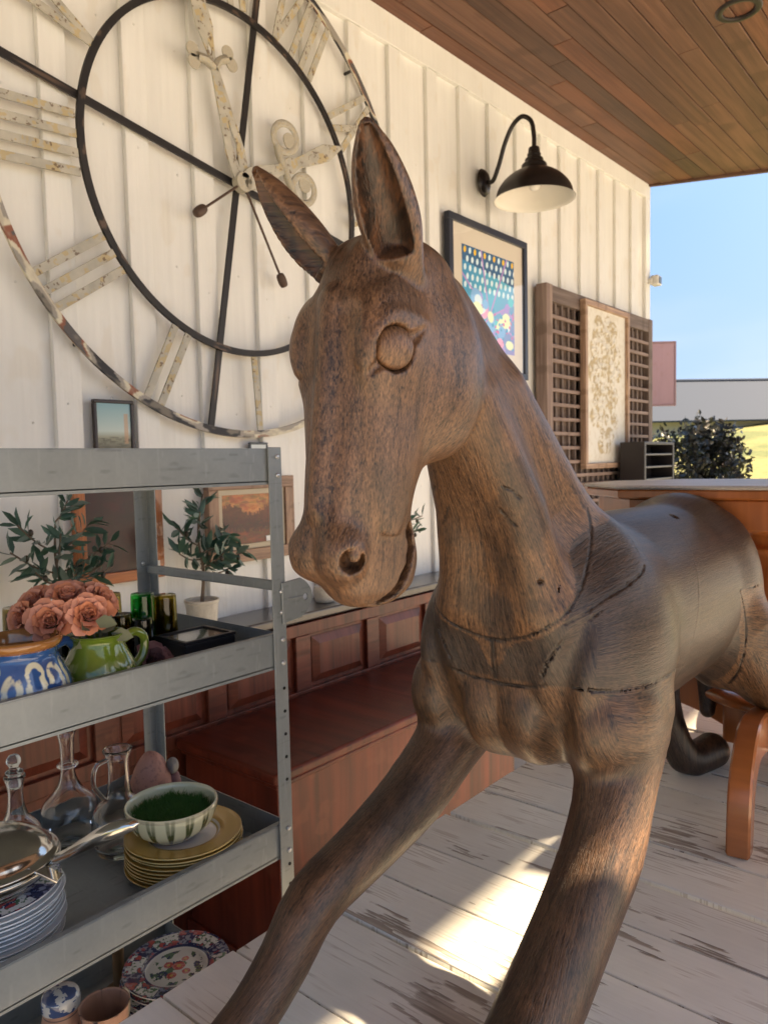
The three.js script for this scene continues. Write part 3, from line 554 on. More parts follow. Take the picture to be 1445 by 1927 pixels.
// ---------------------------------------------------------------- pedestal table standing on the display table
M.orange = mat({ map: scaled(colourTex(512, 512, (u, v) => { const g = pfbm(u + 0.02 * pn(u, v, 3, 4, 5), v, 40, 3, 8, 4), b = pfbm(u, v, 4, 4, 14, 3); const t = 0.6 + 0.55 * g + 0.4 * (b - 0.5); return [0.44 * t, 0.145 * t, 0.040 * t]; }), 1.5), roughness: 0.28, clearcoat: 0.5, clearcoatRoughness: 0.15 });
{
  const t = thing('pedestal_table', 'orange brown pedestal table with pale octagonal top behind the horse', 'table', [2.03, 0.77, 1.765]);
  const oct = (a, b, c) => [[-a, -b + c], [-a + c, -b], [a - c, -b], [a, -b + c], [a, b - c], [a - c, b], [-a + c, b], [-a, b - c]];
  const slab = (a, b, c, y, h, m, name) => { const g = prism(oct(a, b, c), h - 0.008, 0.004); g.rotateX(-Math.PI / 2); part(t, name, g, m, [0.02, y + 0.004, -0.02]); };
  slab(0.265, 0.44, 0.15, 0.6705, 0.0095, mat({ map: scaled(concTex, 2), color: [1.3, 1.25, 1.2], roughness: 0.4 }), 'pale_top');
  slab(0.26, 0.435, 0.15, 0.648, 0.022, M.orange, 'top_edge');
  slab(0.235, 0.405, 0.14, 0.575, 0.072, M.orange, 'apron');
  part(t, 'column', lathe(smoothPts([[0.10, 0.578], [0.11, 0.565], [0.075, 0.55], [0.07, 0.53], [0.085, 0.52], [0.062, 0.5], [0.068, 0.45], [0.085, 0.36], [0.08, 0.28], [0.058, 0.22], [0.055, 0.19], [0.09, 0.178], [0.09, 0.168]], 4), 40), M.orange);
  part(t, 'turned_ring', lathe(smoothPts([[0.06, 0.172], [0.150, 0.172], [0.178, 0.160], [0.178, 0.148], [0.155, 0.138], [0.06, 0.136]], 4), 48), M.orange);
  part(t, 'base_block', box(0.21, 0.10, 0.21, 0, 0.088, 0, 0.008), M.orange, [0, 0, 0], [0, 0.11, 0]);
  // arched legs: top and bottom outline of a curve that rises from the block and turns down to the foot
  const leg = (reach, rise) => {
    const c = new THREE.CatmullRomCurve3([V(0.07, 0.085, 0), V(reach * 0.45, 0.10 + rise * 0.45, 0), V(reach * 0.78, 0.085 + rise, 0), V(reach * 0.95, 0.07 + rise * 0.55, 0), V(reach, 0, 0)], false, 'catmullrom', 0.45), up = [], low = [], n = 30;
    for (let i = 0; i <= n; i++) { const p = c.getPoint(i / n), d = c.getTangent(i / n), w = mix(0.046, 0.019, Math.pow(i / n, 1.1)); up.push([p.x - d.y * w, Math.max(0, p.y + d.x * w)]); low.push([p.x + d.y * w, Math.max(0, p.y - d.x * w)]); }
    const g = toCreasedNormals(prism([...up, ...low.reverse()], 0.034, 0.004), 0.7); g.translate(0, 0, -0.017); return g;
  };
  part(t, 'leg', leg(0.575, 0.088), M.orange, [0, 0.001, 0], [0, Math.PI + 0.113, 0]);
  part(t, 'leg', leg(0.40, 0.06), M.orange, [0, 0.001, 0], [0, Math.PI / 2 + 0.113, 0]);
  part(t, 'leg', leg(0.50, 0.06), M.orange, [0, 0.001, 0], [0, 0.113, 0]);
  part(t, 'leg', leg(0.42, 0.06), M.orange, [0, 0.001, 0], [0, -Math.PI / 2 + 0.113, 0]);
}
// ---------------------------------------------------------------- grey metal shelf
M.steel = mat({ color: [0.25, 0.275, 0.285], roughness: 0.42, metalness: 0.15, map: scaled(colourTex(256, 256, (u, v) => { const t = 0.92 + 0.22 * (pfbm(u, v, 8, 8, 4, 4) - 0.5) + 0.06 * (pn(u, v, 128, 128, 9) - 0.5), s = smooth(0.70, 0.82, pfbm(u, v, 70, 10, 61, 2)) - 0.6 * smooth(0.72, 0.84, pfbm(u, v, 12, 64, 71, 2)); return [t + s * 0.3, t + s * 0.3, t + s * 0.3].map((q) => Math.min(1, q)); }), 2) });
M.zinc = mat({ color: [0.55, 0.56, 0.58], roughness: 0.3, metalness: 0.85 });
M.hole = mat({ color: [0.01, 0.01, 0.01], roughness: 0.9 });
{
  const x1 = 0.962, z0 = 0.68, z1 = 1.14, x0 = -0.42, s = thing('metal_shelf', 'grey steel shelf unit with deep trays beside the display table', 'shelf', [0.27, 0, 0.91]);
  const L = (x, y, z) => [x - 0.27, y, z - 0.91];
  for (const fx of [0, 1]) for (const fz of [0, 1]) {
    const x = fx ? x1 : x0, z = fz ? z1 : z0, sx = fx ? -1 : 1, sz = fz ? -1 : 1, p = L(x, 0, z), H = 1.553;
    const post = part(s, 'post', [box(0.032, H, 0.003, p[0] + sx * 0.016, H / 2, p[2], 0.001), box(0.003, H, 0.032, p[0], H / 2, p[2] + sz * 0.0185, 0.001)], M.steel);
    if (fx && fz) {
      for (const y of [1.535, 1.50, 1.185, 1.140, 0.812, 0.768, 1.278, 1.238]) { const g = new THREE.SphereGeometry(0.0048, 12, 8); g.scale(1, 1, 0.6); part(post, 'bolt', g, M.zinc, [p[0] - 0.011, y, p[2] + 0.0025]); }
      for (const y of [1.00, 0.955, 0.91, 0.74, 0.70, 0.66, 1.09, 1.045]) { const g = new THREE.CylinderGeometry(0.0032, 0.0032, 0.001, 12); g.rotateX(Math.PI / 2); part(post, 'bolt_hole', g, M.hole, [p[0] - 0.011, y, p[2] + 0.0022]); }
    }
    if (fx && !fz) { const g = new THREE.SphereGeometry(0.005, 12, 8); g.scale(1, 1, 0.6); part(post, 'bolt', g, M.zinc, [p[0] - 0.018, 1.30, p[2] + 0.003]); }
  }
  for (const top of [1.549, 1.195, 0.821, 0.447]) {
    const h = 0.066, c = L((x0 + x1) / 2, 0, (z0 + z1) / 2), w = x1 - x0 - 0.008, d = z1 - z0 - 0.010, tray = part(s, 'tray', box(w, 0.002, d, c[0], top - h + 0.006, c[2]), M.steel);
    part(tray, 'rail', box(w, h, 0.002, c[0], top - h / 2, c[2] + d / 2 - 0.001), M.steel);
    part(tray, 'rail_lip', box(w - 0.01, 0.002, 0.012, c[0], top + 0.001, c[2] + d / 2 - 0.007), M.steel);
    part(tray, 'rail', box(w, h, 0.002, c[0], top - h / 2, c[2] - d / 2 + 0.001), M.steel);
    for (const q of [-1, 1]) part(tray, 'side_rail', box(0.002, h, d - 0.006, c[0] + q * (w / 2 - 0.001), top - h / 2, c[2]), M.steel);
  }
  const b0 = L(x1 - 0.006, 1.287, (z0 + z1) / 2); part(s, 'brace_bar', box(0.012, 0.02, z1 - z0 - 0.012, b0[0], 1.287, b0[2], 0.004), M.steel);
  const sh = new THREE.Shape(); sh.moveTo(-0.012, -0.045); sh.lineTo(0.035, -0.04); sh.quadraticCurveTo(0.064, -0.022, 0.066, -0.004); sh.quadraticCurveTo(0.064, 0.022, 0.035, 0.036); sh.lineTo(-0.012, 0.032); sh.closePath();
  const hl = new THREE.Path(); hl.absarc(0.048, -0.002, 0.0075, 0, 6.2832, true); sh.holes.push(hl);
  const g = new THREE.ExtrudeGeometry(sh, { depth: 0.003, bevelEnabled: true, bevelSize: 0.001, bevelThickness: 0.001, bevelSegments: 1, curveSegments: 12 }), p = L(x1, 1.262, z1);
  const br = part(s, 'bracket_plate', g, M.steel, [p[0], p[1], p[2] + 0.0035]);
  part(br, 'pressed_rib', box(0.036, 0.005, 0.004, 0.018, 0.0, 0.004, 0.002), M.steel);
}

// ---------------------------------------------------------------- things on the metal shelf
const glaze = (map, o = {}) => mat({ map, roughness: 0.12, clearcoat: 0.6, clearcoatRoughness: 0.05, ...o });
const MID = 1.138, LOW = 0.764, BOT = 0.390;
function jug(name, label, pos, prof, m, mIn, rimPts, hand, turn, mh) {
  const j = thing(name, label, 'jug', pos, turn);
  part(j, 'body', lathe(smoothPts(prof, 5), 48), m);
  part(j, 'lining', lathe(smoothPts(rimPts, 5), 48), mIn);
  part(j, 'handle', taper(hand, (t) => 0.0075 + 0.002 * Math.abs(t - 0.5), 22, 10), mh);
}
{
  const arch = (u, v, n, r0, wd) => { const c = (u * n) % 1 * 2 - 1, h = 1 - v; const k = Math.floor(u * n) % n, dy = 0.06 * Math.sin(k * 2.7), a = hyp2(c / 0.62, Math.max(0, (v - 0.66 - dy)) / 0.08) - 1; const line = v < 0.66 + dy ? Math.abs(Math.abs(c) - 0.62 + 0.06 * Math.sin(v * 60 + k)) : Math.abs(a) * 0.6; return smooth(wd, wd * 0.5, line) * smooth(0.10, 0.2, v); };
  const hyp2 = (a, b) => Math.sqrt(a * a + b * b);
  const blue = colourTex(512, 256, (u, v) => { const n = pfbm(u, v, 12, 8, 5, 4), c = lerp3([0.018, 0.06, 0.20], [0.045, 0.12, 0.33], n), k = arch(u, v, 13, 0, 0.34) * smooth(0.3, 0.5, pfbm(u, v, 40, 20, 9, 3)); return lerp3(c, [0.62, 0.60, 0.45], k); });
  const green = colourTex(512, 256, (u, v) => { const n = pfbm(u, v, 12, 8, 25, 4), c = lerp3([0.09, 0.15, 0.012], [0.17, 0.24, 0.03], n); const d = smooth(0.56, 0.68, pfbm(u, v, 26, 16, 19, 3)) * smooth(0.05, 0.2, v) * smooth(0.72, 0.5, v) * (0.4 + 0.6 * smooth(-0.2, 0.5, Math.sin(u * 18 * 6.283))); return lerp3(c, [0.60, 0.60, 0.30], d); });
  const brown = mat({ color: [0.30, 0.13, 0.035], roughness: 0.15, clearcoat: 0.6 });
  jug('blue_jug', 'cobalt blue glazed jug with cream arches and brown rim', [0.498, MID, 1.048],
    [[0, 0], [0.042, 0], [0.052, 0.01], [0.072, 0.035], [0.074, 0.055], [0.062, 0.085], [0.054, 0.102], [0.056, 0.112]], glaze(blue), brown, [[0.056, 0.112], [0.0615, 0.117], [0.063, 0.125], [0.058, 0.129], [0.0535, 0.122], [0.049, 0.102], [0.055, 0.08], [0.066, 0.05], [0.04, 0.012], [0, 0.01]], [[0.055, 0.100, 0], [0.082, 0.105, 0], [0.098, 0.085, 0], [0.092, 0.055, 0], [0.066, 0.038, 0]], 0.15, glaze(colourTex(64, 64, (u, v) => lerp3([0.025, 0.075, 0.23], [0.60, 0.58, 0.46], smooth(0.55, 0.68, pfbm(u, v, 6, 3, 5, 3))))));
  jug('green_jug', 'green glazed jug with pale drips holding peach roses', [0.628, MID, 1.045],
    [[0, 0], [0.040, 0], [0.048, 0.01], [0.060, 0.035], [0.058, 0.055], [0.046, 0.082], [0.041, 0.098], [0.044, 0.106]], glaze(green), mat({ color: [0.11, 0.17, 0.02], roughness: 0.15, clearcoat: 0.6 }), [[0.044, 0.106], [0.046, 0.109], [0.042, 0.110], [0.038, 0.098], [0.043, 0.08], [0.054, 0.05], [0.03, 0.012], [0, 0.01]], [[0.043, 0.090, 0], [0.066, 0.100, 0], [0.083, 0.088, 0], [0.080, 0.058, 0], [0.059, 0.036, 0]], -0.05, mat({ color: [0.14, 0.20, 0.025], roughness: 0.12, clearcoat: 0.6 }));
}
// roses: cupped petals in a spiral, ruffled edges
function petal(w, l, cup, curl) {
  const g = new THREE.PlaneGeometry(1, 1, 6, 6), p = g.attributes.position;
  for (let i = 0; i < p.count; i++) {
    const s = p.getX(i) * 2, t = p.getY(i) + 0.5, wd = w * 0.5 * Math.sqrt(Math.min(1, 0.18 + t * 1.5)) * (1 - 0.25 * t * t * Math.abs(s));
    const out = curl * Math.pow(Math.max(0, t - 0.55), 2) * l * 3.2 - cup * Math.sin(t * 2.2) * l * 0.25 + 0.0012 * Math.sin(s * 5 + w * 900) * t;
    p.setXYZ(i, s * wd, t * l, out - 0.55 * wd * s * s);
  }
  g.computeVertexNormals(); return g;
}
const petalMats = [[0.66, 0.28, 0.175], [0.70, 0.32, 0.22], [0.62, 0.235, 0.12]].map((c) => mat({ color: c, roughness: 0.75, transmission: 0.12, side: THREE.DoubleSide, sheen: 0.3 }));
const petalShapes = [petal(0.013, 0.019, 0.25, 0.0), petal(0.019, 0.021, 0.3, 0.15), petal(0.025, 0.022, 0.35, 0.4), petal(0.030, 0.023, 0.35, 0.6)];
function rose(label, pos, face, size, mats, group, cat = 'flower', name = 'rose') {
  const r = thing(name, label, cat, pos, 0, group); r.quaternion.setFromUnitVectors(V(0, 1, 0), V(...face).normalize());
  for (let k = 0; k < 34; k++) {
    const a = k * 2.39996, q = k / 33, ring = Math.min(3, Math.floor(q * 4));
    const m = part(r, 'petal', petalShapes[ring], mats[k % 3]); m.scale.setScalar(size);
    const rad = (0.0018 + 0.0150 * q) * size;
    m.position.set(Math.sin(a) * rad, (-0.008 - 0.006 * q) * size, Math.cos(a) * rad);
    m.rotation.set(-0.28 + q * 1.05 + rr(-0.08, 0.08), a, 0, 'YXZ');
  }
  part(r, 'calyx', lathe([[0, -0.02], [0.006, -0.018], [0.011, -0.010], [0.009, -0.004]], 12), mat({ color: [0.1, 0.14, 0.05], roughness: 0.7 })).scale.setScalar(size);
  return r;
}
{
  const at = [[0.556, 1.279, 1.032, [-0.55, 0.38, 0.75]], [0.604, 1.285, 1.066, [-0.35, 0.35, 0.85]], [0.597, 1.314, 1.015, [-0.2, 0.85, 0.5]], [0.645, 1.300, 1.036, [0.35, 0.55, 0.75]], [0.567, 1.301, 0.955, [-0.6, 0.6, 0.2]], [0.536, 1.279, 0.972, [-0.95, 0.2, 0.25]]];
  const say = ['largest peach rose leaning over the blue jug', 'peach rose facing out over the green jug', 'topmost peach rose of the bunch in the green jug', 'peach rose on the side of the bunch towards the bright green glass', 'peach rose at the back of the bunch by the dark tumblers', 'small orange rose hanging out of the bunch over the blue jug'];
  at.forEach(([x, y, z, f], i) => rose(say[i], [x, y, z], f, [1.12, 1.06, 1.04, 1.0, 0.95, 0.85][i], petalMats, 'peach roses in the green jug'));
  const leaves = thing('foliage_spray', 'grey green spray of stems and leaves among the roses in the green jug', 'foliage', [0.628, MID + 0.06, 1.045]);
  const gm = mat({ color: [0.16, 0.17, 0.10], roughness: 0.8, side: THREE.DoubleSide });
  for (const [x, y, z] of at) part(leaves, 'stem', tube([[0, 0, 0], [(x - 0.628) * 0.5, 0.05, (z - 1.045) * 0.5], [x - 0.628, y - MID - 0.085, z - 1.045]], 0.0022, 8, 6), gm);
  for (let k = 0; k < 9; k++) part(leaves, 'leaf', placed(leafShape(0.022, 0.036), V(rr(-0.03, 0.05), rr(0.05, 0.085), rr(-0.03, 0.04)), V(rr(-1, 1), rr(-0.5, 0.3), rr(-0.2, 1)), rr(0, 6)), gm);
  const mv = [[0.17, 0.075, 0.075], [0.22, 0.10, 0.095], [0.13, 0.06, 0.06]].map((c) => mat({ color: c, roughness: 0.9, side: THREE.DoubleSide }));
  rose('dried mauve flower head lying behind the green jug handle', [0.742, MID + 0.034, 1.035], [0.1, 0.5, 0.8], 1.15, mv, undefined, 'flower', 'dried_flower');
}
// upturned glass tumblers
{
  const G = (c) => mat({ color: c, transmission: 1, roughness: 0.05, ior: 1.5 });
  const olive = G([0.50, 0.42, 0.06]), bright = G([0.10, 0.66, 0.18]), dark = G([0.24, 0.24, 0.08]);
  const shape = (r, h) => { const g = lathe([[0, h], [r * 0.86, h], [r * 0.9, h - 0.004], [r, 0], [r - 0.0035, 0], [r * 0.9 - 0.004, h - 0.012], [0, h - 0.012]], 32); return g; };
  const list = [[0.615, 0.775, 0.026, 0.125, olive, 'olive glass tumbler upturned behind the blue jug'], [0.672, 0.735, 0.027, 0.140, dark, 'nearly black tumbler upturned behind the roses'], [0.748, 0.735, 0.027, 0.148, dark, 'tallest dark tumbler upturned at the back of the tray'],
    [0.775, 0.825, 0.026, 0.132, olive, 'olive glass tumbler upturned beside the rear shelf post'], [0.748, 0.912, 0.024, 0.105, olive, 'short olive tumbler upturned next to the rose leaves'], [0.795, 0.915, 0.0245, 0.138, bright, 'bright green glass tumbler upturned on the shelf'], [0.768, 0.955, 0.021, 0.100, dark, 'small dark green tumbler upturned before the bright green one'], [0.845, 0.915, 0.0245, 0.128, olive, 'olive ribbed tumbler upturned beside the bright green one']];
  for (const [x, z, r, h, m, l] of list) solo('glass_tumbler', shape(r, h), m, l, 'glass', [x, MID, z], 'upturned glass tumblers');
  const b = thing('black_box', 'black case with a clear glass lid on the shelf tray', 'box', [0.853, MID, 1.0], 0.0);
  const bk = mat({ color: [0.012, 0.012, 0.016], roughness: 0.45 });
  part(b, 'case', box(0.115, 0.052, 0.10, 0, 0.026, 0, 0.002), bk);
  part(b, 'lid_frame', [box(0.117, 0.006, 0.008, 0, 0.056, 0.047), box(0.117, 0.006, 0.008, 0, 0.056, -0.047), box(0.008, 0.006, 0.086, -0.0545, 0.056, 0), box(0.008, 0.006, 0.086, 0.0545, 0.056, 0)], bk);
  part(b, 'glass_lid', box(0.1, 0.002, 0.086, 0, 0.0555, 0), mat({ color: [0.9, 0.92, 0.9], roughness: 0.03, transmission: 1 }));
  part(b, 'lining', box(0.1, 0.001, 0.086, 0, 0.0526, 0), mat({ color: [0.22, 0.21, 0.19], roughness: 0.9 }));
  const f = thing('flat_frame', 'small framed grey print lying flat in the tray', 'picture', [0.855, MID, 1.09]);
  part(f, 'frame', box(0.125, 0.014, 0.07, 0, 0.007, 0, 0.002), mat({ color: [0.05, 0.047, 0.045], roughness: 0.5 }));
  part(f, 'print', box(0.105, 0.001, 0.052, 0, 0.0146, 0), mat({ map: scaled(concTex, 6), color: [0.7, 0.68, 0.66], roughness: 0.2 }));
}
// plates
function platter(r, h, well) { const pts = smoothPts([[0, 0.0015], [r * well * 0.8, 0.0015], [r * well * 0.82, 0], [r * well * 0.86, 0.0], [r * well * 0.9, 0.003], [r * well, 0.008], [r * 0.97, h - 0.002], [r, h], [r * 0.995, h + 0.0022], [r * 0.96, h + 0.001], [r * well * 1.01, 0.0115], [r * well * 0.93, 0.0065], [0, 0.0055]], 2), g = lathe(pts, 56), p = g.attributes.position, uv = g.attributes.uv; for (let i = 0; i < p.count; i++) { const top = i % pts.length > 16, q = Math.sqrt(p.getX(i) ** 2 + p.getZ(i) ** 2) / r; uv.setY(i, top ? 1 - 0.498 * q : 0.2 + 0.25 * q); } return g; }
// the texture runs along the plate's profile: the upper face is the second half of v
{
  const goldTex = colourTex(64, 512, (u, v) => { const t = (1 - v) / 0.5; if (v < 0.5) return [0.62, 0.45, 0.17]; return t > 0.93 ? [0.45, 0.29, 0.07] : t > 0.62 ? [0.50, 0.33, 0.09] : t > 0.585 ? [0.66, 0.6, 0.5] : t > 0.56 ? [0.5, 0.36, 0.12] : [0.70, 0.655, 0.64]; });
  const gold = mat({ map: goldTex, roughness: 0.22, metalness: 0.25, clearcoat: 0.3 });
  const gp = platter(0.108, 0.013, 0.62);
  for (let k = 0; k < 9; k++) solo('gold_plate', gp, gold, k === 8 ? 'top plate with broad gold rim and white centre beneath the bowl' : 'gold rimmed plate in the stack beneath the green filled bowl', 'plate', [0.797 + rr(-0.002, 0.002), LOW + 0.001 + k * 0.0068, 1.02 + rr(-0.002, 0.002)], 'stacked gold rimmed plates');
  const fl = (seed, k) => colourTex(1024, 512, (u, v) => {
    if (v < 0.5) return [0.62, 0.62, 0.64];
    const r = (1 - v) / 0.5, th = u * 6.28318, x = r * Math.cos(th), y = r * Math.sin(th);
    let c = [0.64, 0.65, 0.67]; const n = fbm3(x * 9 + seed, y * 9, seed, 4), n2 = fbm3(x * 22 + seed, y * 22, seed + 3, 3);
    const ink = [0.02, 0.03, 0.11], red = [0.42, 0.07, 0.07], gr = [0.08, 0.16, 0.10];
    if (r > 0.62) { const pan = (u * 6 + 0.5) % 1, inside = Math.abs(pan - 0.5) < 0.30 && r > 0.66 && r < 0.95; if (!inside) { c = lerp3(ink, [0.25, 0.28, 0.38], smooth(0.5, 0.6, n2)); if (n > 0.60) c = lerp3(c, red, 0.7); } else { if (n > 0.56) c = ink; if (n2 > 0.62) c = gr; if (n > 0.64) c = red; } }
    else if (r > 0.585) c = ink;
    else { const d = hypot2(x, y); if (d < 0.5 && n > 0.57 - 0.12 * (1 - d * 2)) c = n2 > 0.55 ? ink : gr; for (const [a, b, q] of [[0.03, 0.05, 0.12], [-0.18, 0.08, 0.09], [0.2, -0.1, 0.08], [-0.05, -0.22, 0.09], [0.1, 0.26, 0.07]]) { const e = hypot2(x - a, y - b); if (e < q) c = e < q * 0.35 ? [0.55, 0.4, 0.12] : n2 > 0.52 ? red : [0.5, 0.2, 0.2]; } }
    return c;
  });
  const hypot2 = (a, b) => Math.sqrt(a * a + b * b);
  const floral = glaze(fl(3)), floral2 = glaze(fl(9)), china = glaze(null, { color: [0.62, 0.66, 0.70] });
  const fp = platter(0.112, 0.015, 0.62), sp = platter(0.104, 0.014, 0.62), cp = platter(0.106, 0.010, 0.62);
  const fx = 0.822, fz = 0.945;
  for (let k = 0; k < 11; k++) { const top = k > 8; solo('floral_plate', top ? sp : fp, floral, k === 10 ? 'topmost flowered plate of the tall stack on the bottom tray' : 'flowered plate in the tall stack on the bottom tray', 'plate', [fx + rr(-0.004, 0.004) + (top ? -0.004 : 0), BOT + 0.001 + k * 0.0115 + (top ? 0.004 : 0), fz + rr(-0.004, 0.004)], 'flowered plates on the bottom tray', [0, k * 0.7, 0]); }
  for (let k = 0; k < 12; k++) solo('floral_plate', cp, k === 11 ? floral2 : china, k === 11 ? 'blue bordered plate directly under the silver pan' : 'white china plate stacked under the silver pan', 'plate', [0.468 + rr(-0.003, 0.003), LOW + 0.001 + k * 0.0075, 0.972 + rr(-0.003, 0.003)], 'plates stacked under the silver pan');
  for (let k = 0; k < 10; k++) solo('floral_plate', cp, china, 'white rimmed plate in the stack beside the terracotta jar', 'plate', [0.512 + rr(-0.003, 0.003), BOT + 0.001 + k * 0.0085, 0.92 + rr(-0.003, 0.003)], 'plates stacked beside the terracotta jar');
  // bowl with moss on the gold plates
  const by = LOW + 0.001 + 8 * 0.0068 + 0.008;
  const bw = thing('moss_bowl', 'cream bowl with brown foot and dark arches on the gold plates', 'bowl', [0.782, by, 1.005]);
  const bowlTex = colourTex(512, 256, (u, v) => { if (v < 0.17) return [0.33, 0.15, 0.045]; const c = (u * 15) % 1 * 2 - 1; let k = smooth(0.30, 0.10, Math.abs(Math.abs(c) - 0.28 * smooth(0.15, 0.5, v))) * smooth(0.16, 0.22, v) * smooth(0.6, 0.35, v); const n = pfbm(u, v, 30, 15, 3, 3); k *= 0.5 + n; const base = v > 0.47 && v < 0.53 ? [0.5, 0.47, 0.33] : [0.66, 0.65, 0.45]; return lerp3(base, [0.07, 0.09, 0.04], Math.min(1, k)); });
  part(bw, 'body', lathe(smoothPts([[0, 0.002], [0.045, 0], [0.05, 0.004], [0.072, 0.022], [0.082, 0.042], [0.085, 0.062], [0.083, 0.064], [0.079, 0.06], [0.075, 0.042], [0.06, 0.022], [0, 0.014]], 4), 56), glaze(bowlTex));
  const tufts = [], stemG = new THREE.ConeGeometry(0.0011, 0.014, 4); stemG.translate(0, 0.007, 0);
  for (let k = 0; k < 2600; k++) { const a = rr(0, 6.283), q = Math.sqrt(rnd()) * 0.072, b = fbm3(Math.cos(a) * q * 60 + 9, 0, Math.sin(a) * q * 60, 2), d = V(rr(-0.8, 0.8), 1, rr(-0.8, 0.8)); tufts.push(stemG.clone().applyMatrix4(new THREE.Matrix4().compose(V(Math.cos(a) * q, 0.028 + 0.028 * b * (1 - q * 6), Math.sin(a) * q), new THREE.Quaternion().setFromUnitVectors(V(0, 1, 0), d.normalize()), V(1, rr(0.7, 1.6), 1)))); }
  const moss = thing('moss', 'clump of dark green moss filling the cream bowl', 'moss', [0.782, by, 1.005]);
  part(moss, 'sprigs', tufts, mat({ color: [0.045, 0.13, 0.018], roughness: 0.85 })).userData.kind = 'stuff';
  part(moss, 'soil', lathe([[0, 0.036], [0.05, 0.036], [0.073, 0.034]], 24), mat({ color: [0.03, 0.06, 0.015], roughness: 1 }));
}
// silver covered pan
{
  const silver = mat({ color: [0.60, 0.585, 0.55], metalness: 1, roughness: 0.13 }), y = LOW + 0.108;
  const p = thing('silver_pan', 'round silver pan with domed lid and long handle on the plates', 'pan', [0.462, y, 0.985]);
  part(p, 'pan_body', lathe(smoothPts([[0, 0], [0.06, 0], [0.088, 0.012], [0.098, 0.028], [0.104, 0.031], [0.104, 0.034], [0.098, 0.036]], 4), 56), silver);
  part(p, 'lid', lathe(smoothPts([[0.101, 0.037], [0.102, 0.040], [0.092, 0.045], [0.082, 0.058], [0.055, 0.074], [0.025, 0.080], [0, 0.081]], 4), 56), silver);
  part(p, 'hinge_tab', box(0.06, 0.004, 0.022, 0.075, 0.075, 0.03, 0.001), silver, [0, 0, 0], [0, -0.9, -0.45]);
  part(p, 'handle', taper([[0.062, 0.040, 0.088], [0.075, 0.052, 0.110], [0.098, 0.084, 0.160], [0.118, 0.104, 0.200], [0.130, 0.112, 0.222]], (t) => t > 0.999 ? 0.0003 : 0.0045 + 0.0085 * Math.pow(Math.max(0, Math.sin(Math.PI * (0.10 + 0.86 * t * t))), 0.9), 28, 14), silver);
  for (const q of [0, 0.012]) part(p, 'handle_bead', new THREE.SphereGeometry(0.007, 16, 10), silver, [0.064 + q, 0.043 + q, 0.092 + q * 1.6]);
}
// clear decanters
{
  const gl = mat({ color: [1, 1, 1], transmission: 1, roughness: 0.02, ior: 1.48, thickness: 0.004, attenuationColor: lin(0.75, 0.82, 0.8), attenuationDistance: 0.05 });
  const dec = (R, H, nk) => lathe(smoothPts([[0, 0.002], [R * 0.75, 0], [R * 0.95, 0.02], [R, 0.05], [R * 0.9, 0.085], [R * 0.45, 0.115], [nk, 0.14], [nk, H - 0.02], [nk * 1.35, H], [nk * 1.2, H + 0.002], [nk - 0.003, H - 0.02], [nk - 0.003, 0.14], [R * 0.45 - 0.004, 0.112], [R * 0.9 - 0.003, 0.083], [R - 0.003, 0.05], [R * 0.9, 0.014], [0, 0.009]], 4), 44);
  const a = thing('glass_decanter', 'round bellied clear decanter with flared neck against the shelf back', 'decanter', [0.705, LOW, 0.762], 0, 'clear glass decanters'); part(a, 'vessel', dec(0.056, 0.235, 0.015), gl); part(a, 'neck_ring', new THREE.TorusGeometry(0.018, 0.003, 10, 30).rotateX(Math.PI / 2), gl, [0, 0.162, 0]);
  const b = thing('glass_decanter', 'clear decanter with a handle standing next to the pink stone', 'decanter', [0.752, LOW, 0.872], 0, 'clear glass decanters'); part(b, 'vessel', dec(0.055, 0.205, 0.021), gl); part(b, 'handle', tube([[-0.02, 0.19, 0], [-0.045, 0.185, 0], [-0.052, 0.15, 0], [-0.03, 0.112, 0]], 0.0045, 18, 10), gl);
  const c = thing('glass_decanter', 'slender clear decanter with a knob stopper behind the silver pan', 'decanter', [0.585, LOW, 0.80], 0, 'clear glass decanters'); part(c, 'vessel', dec(0.045, 0.19, 0.014), gl); part(c, 'stopper', lathe(smoothPts([[0, 0.165], [0.009, 0.168], [0.011, 0.192], [0.016, 0.198], [0.008, 0.205], [0.013, 0.218], [0.008, 0.229], [0, 0.231]], 4), 24), gl);
}
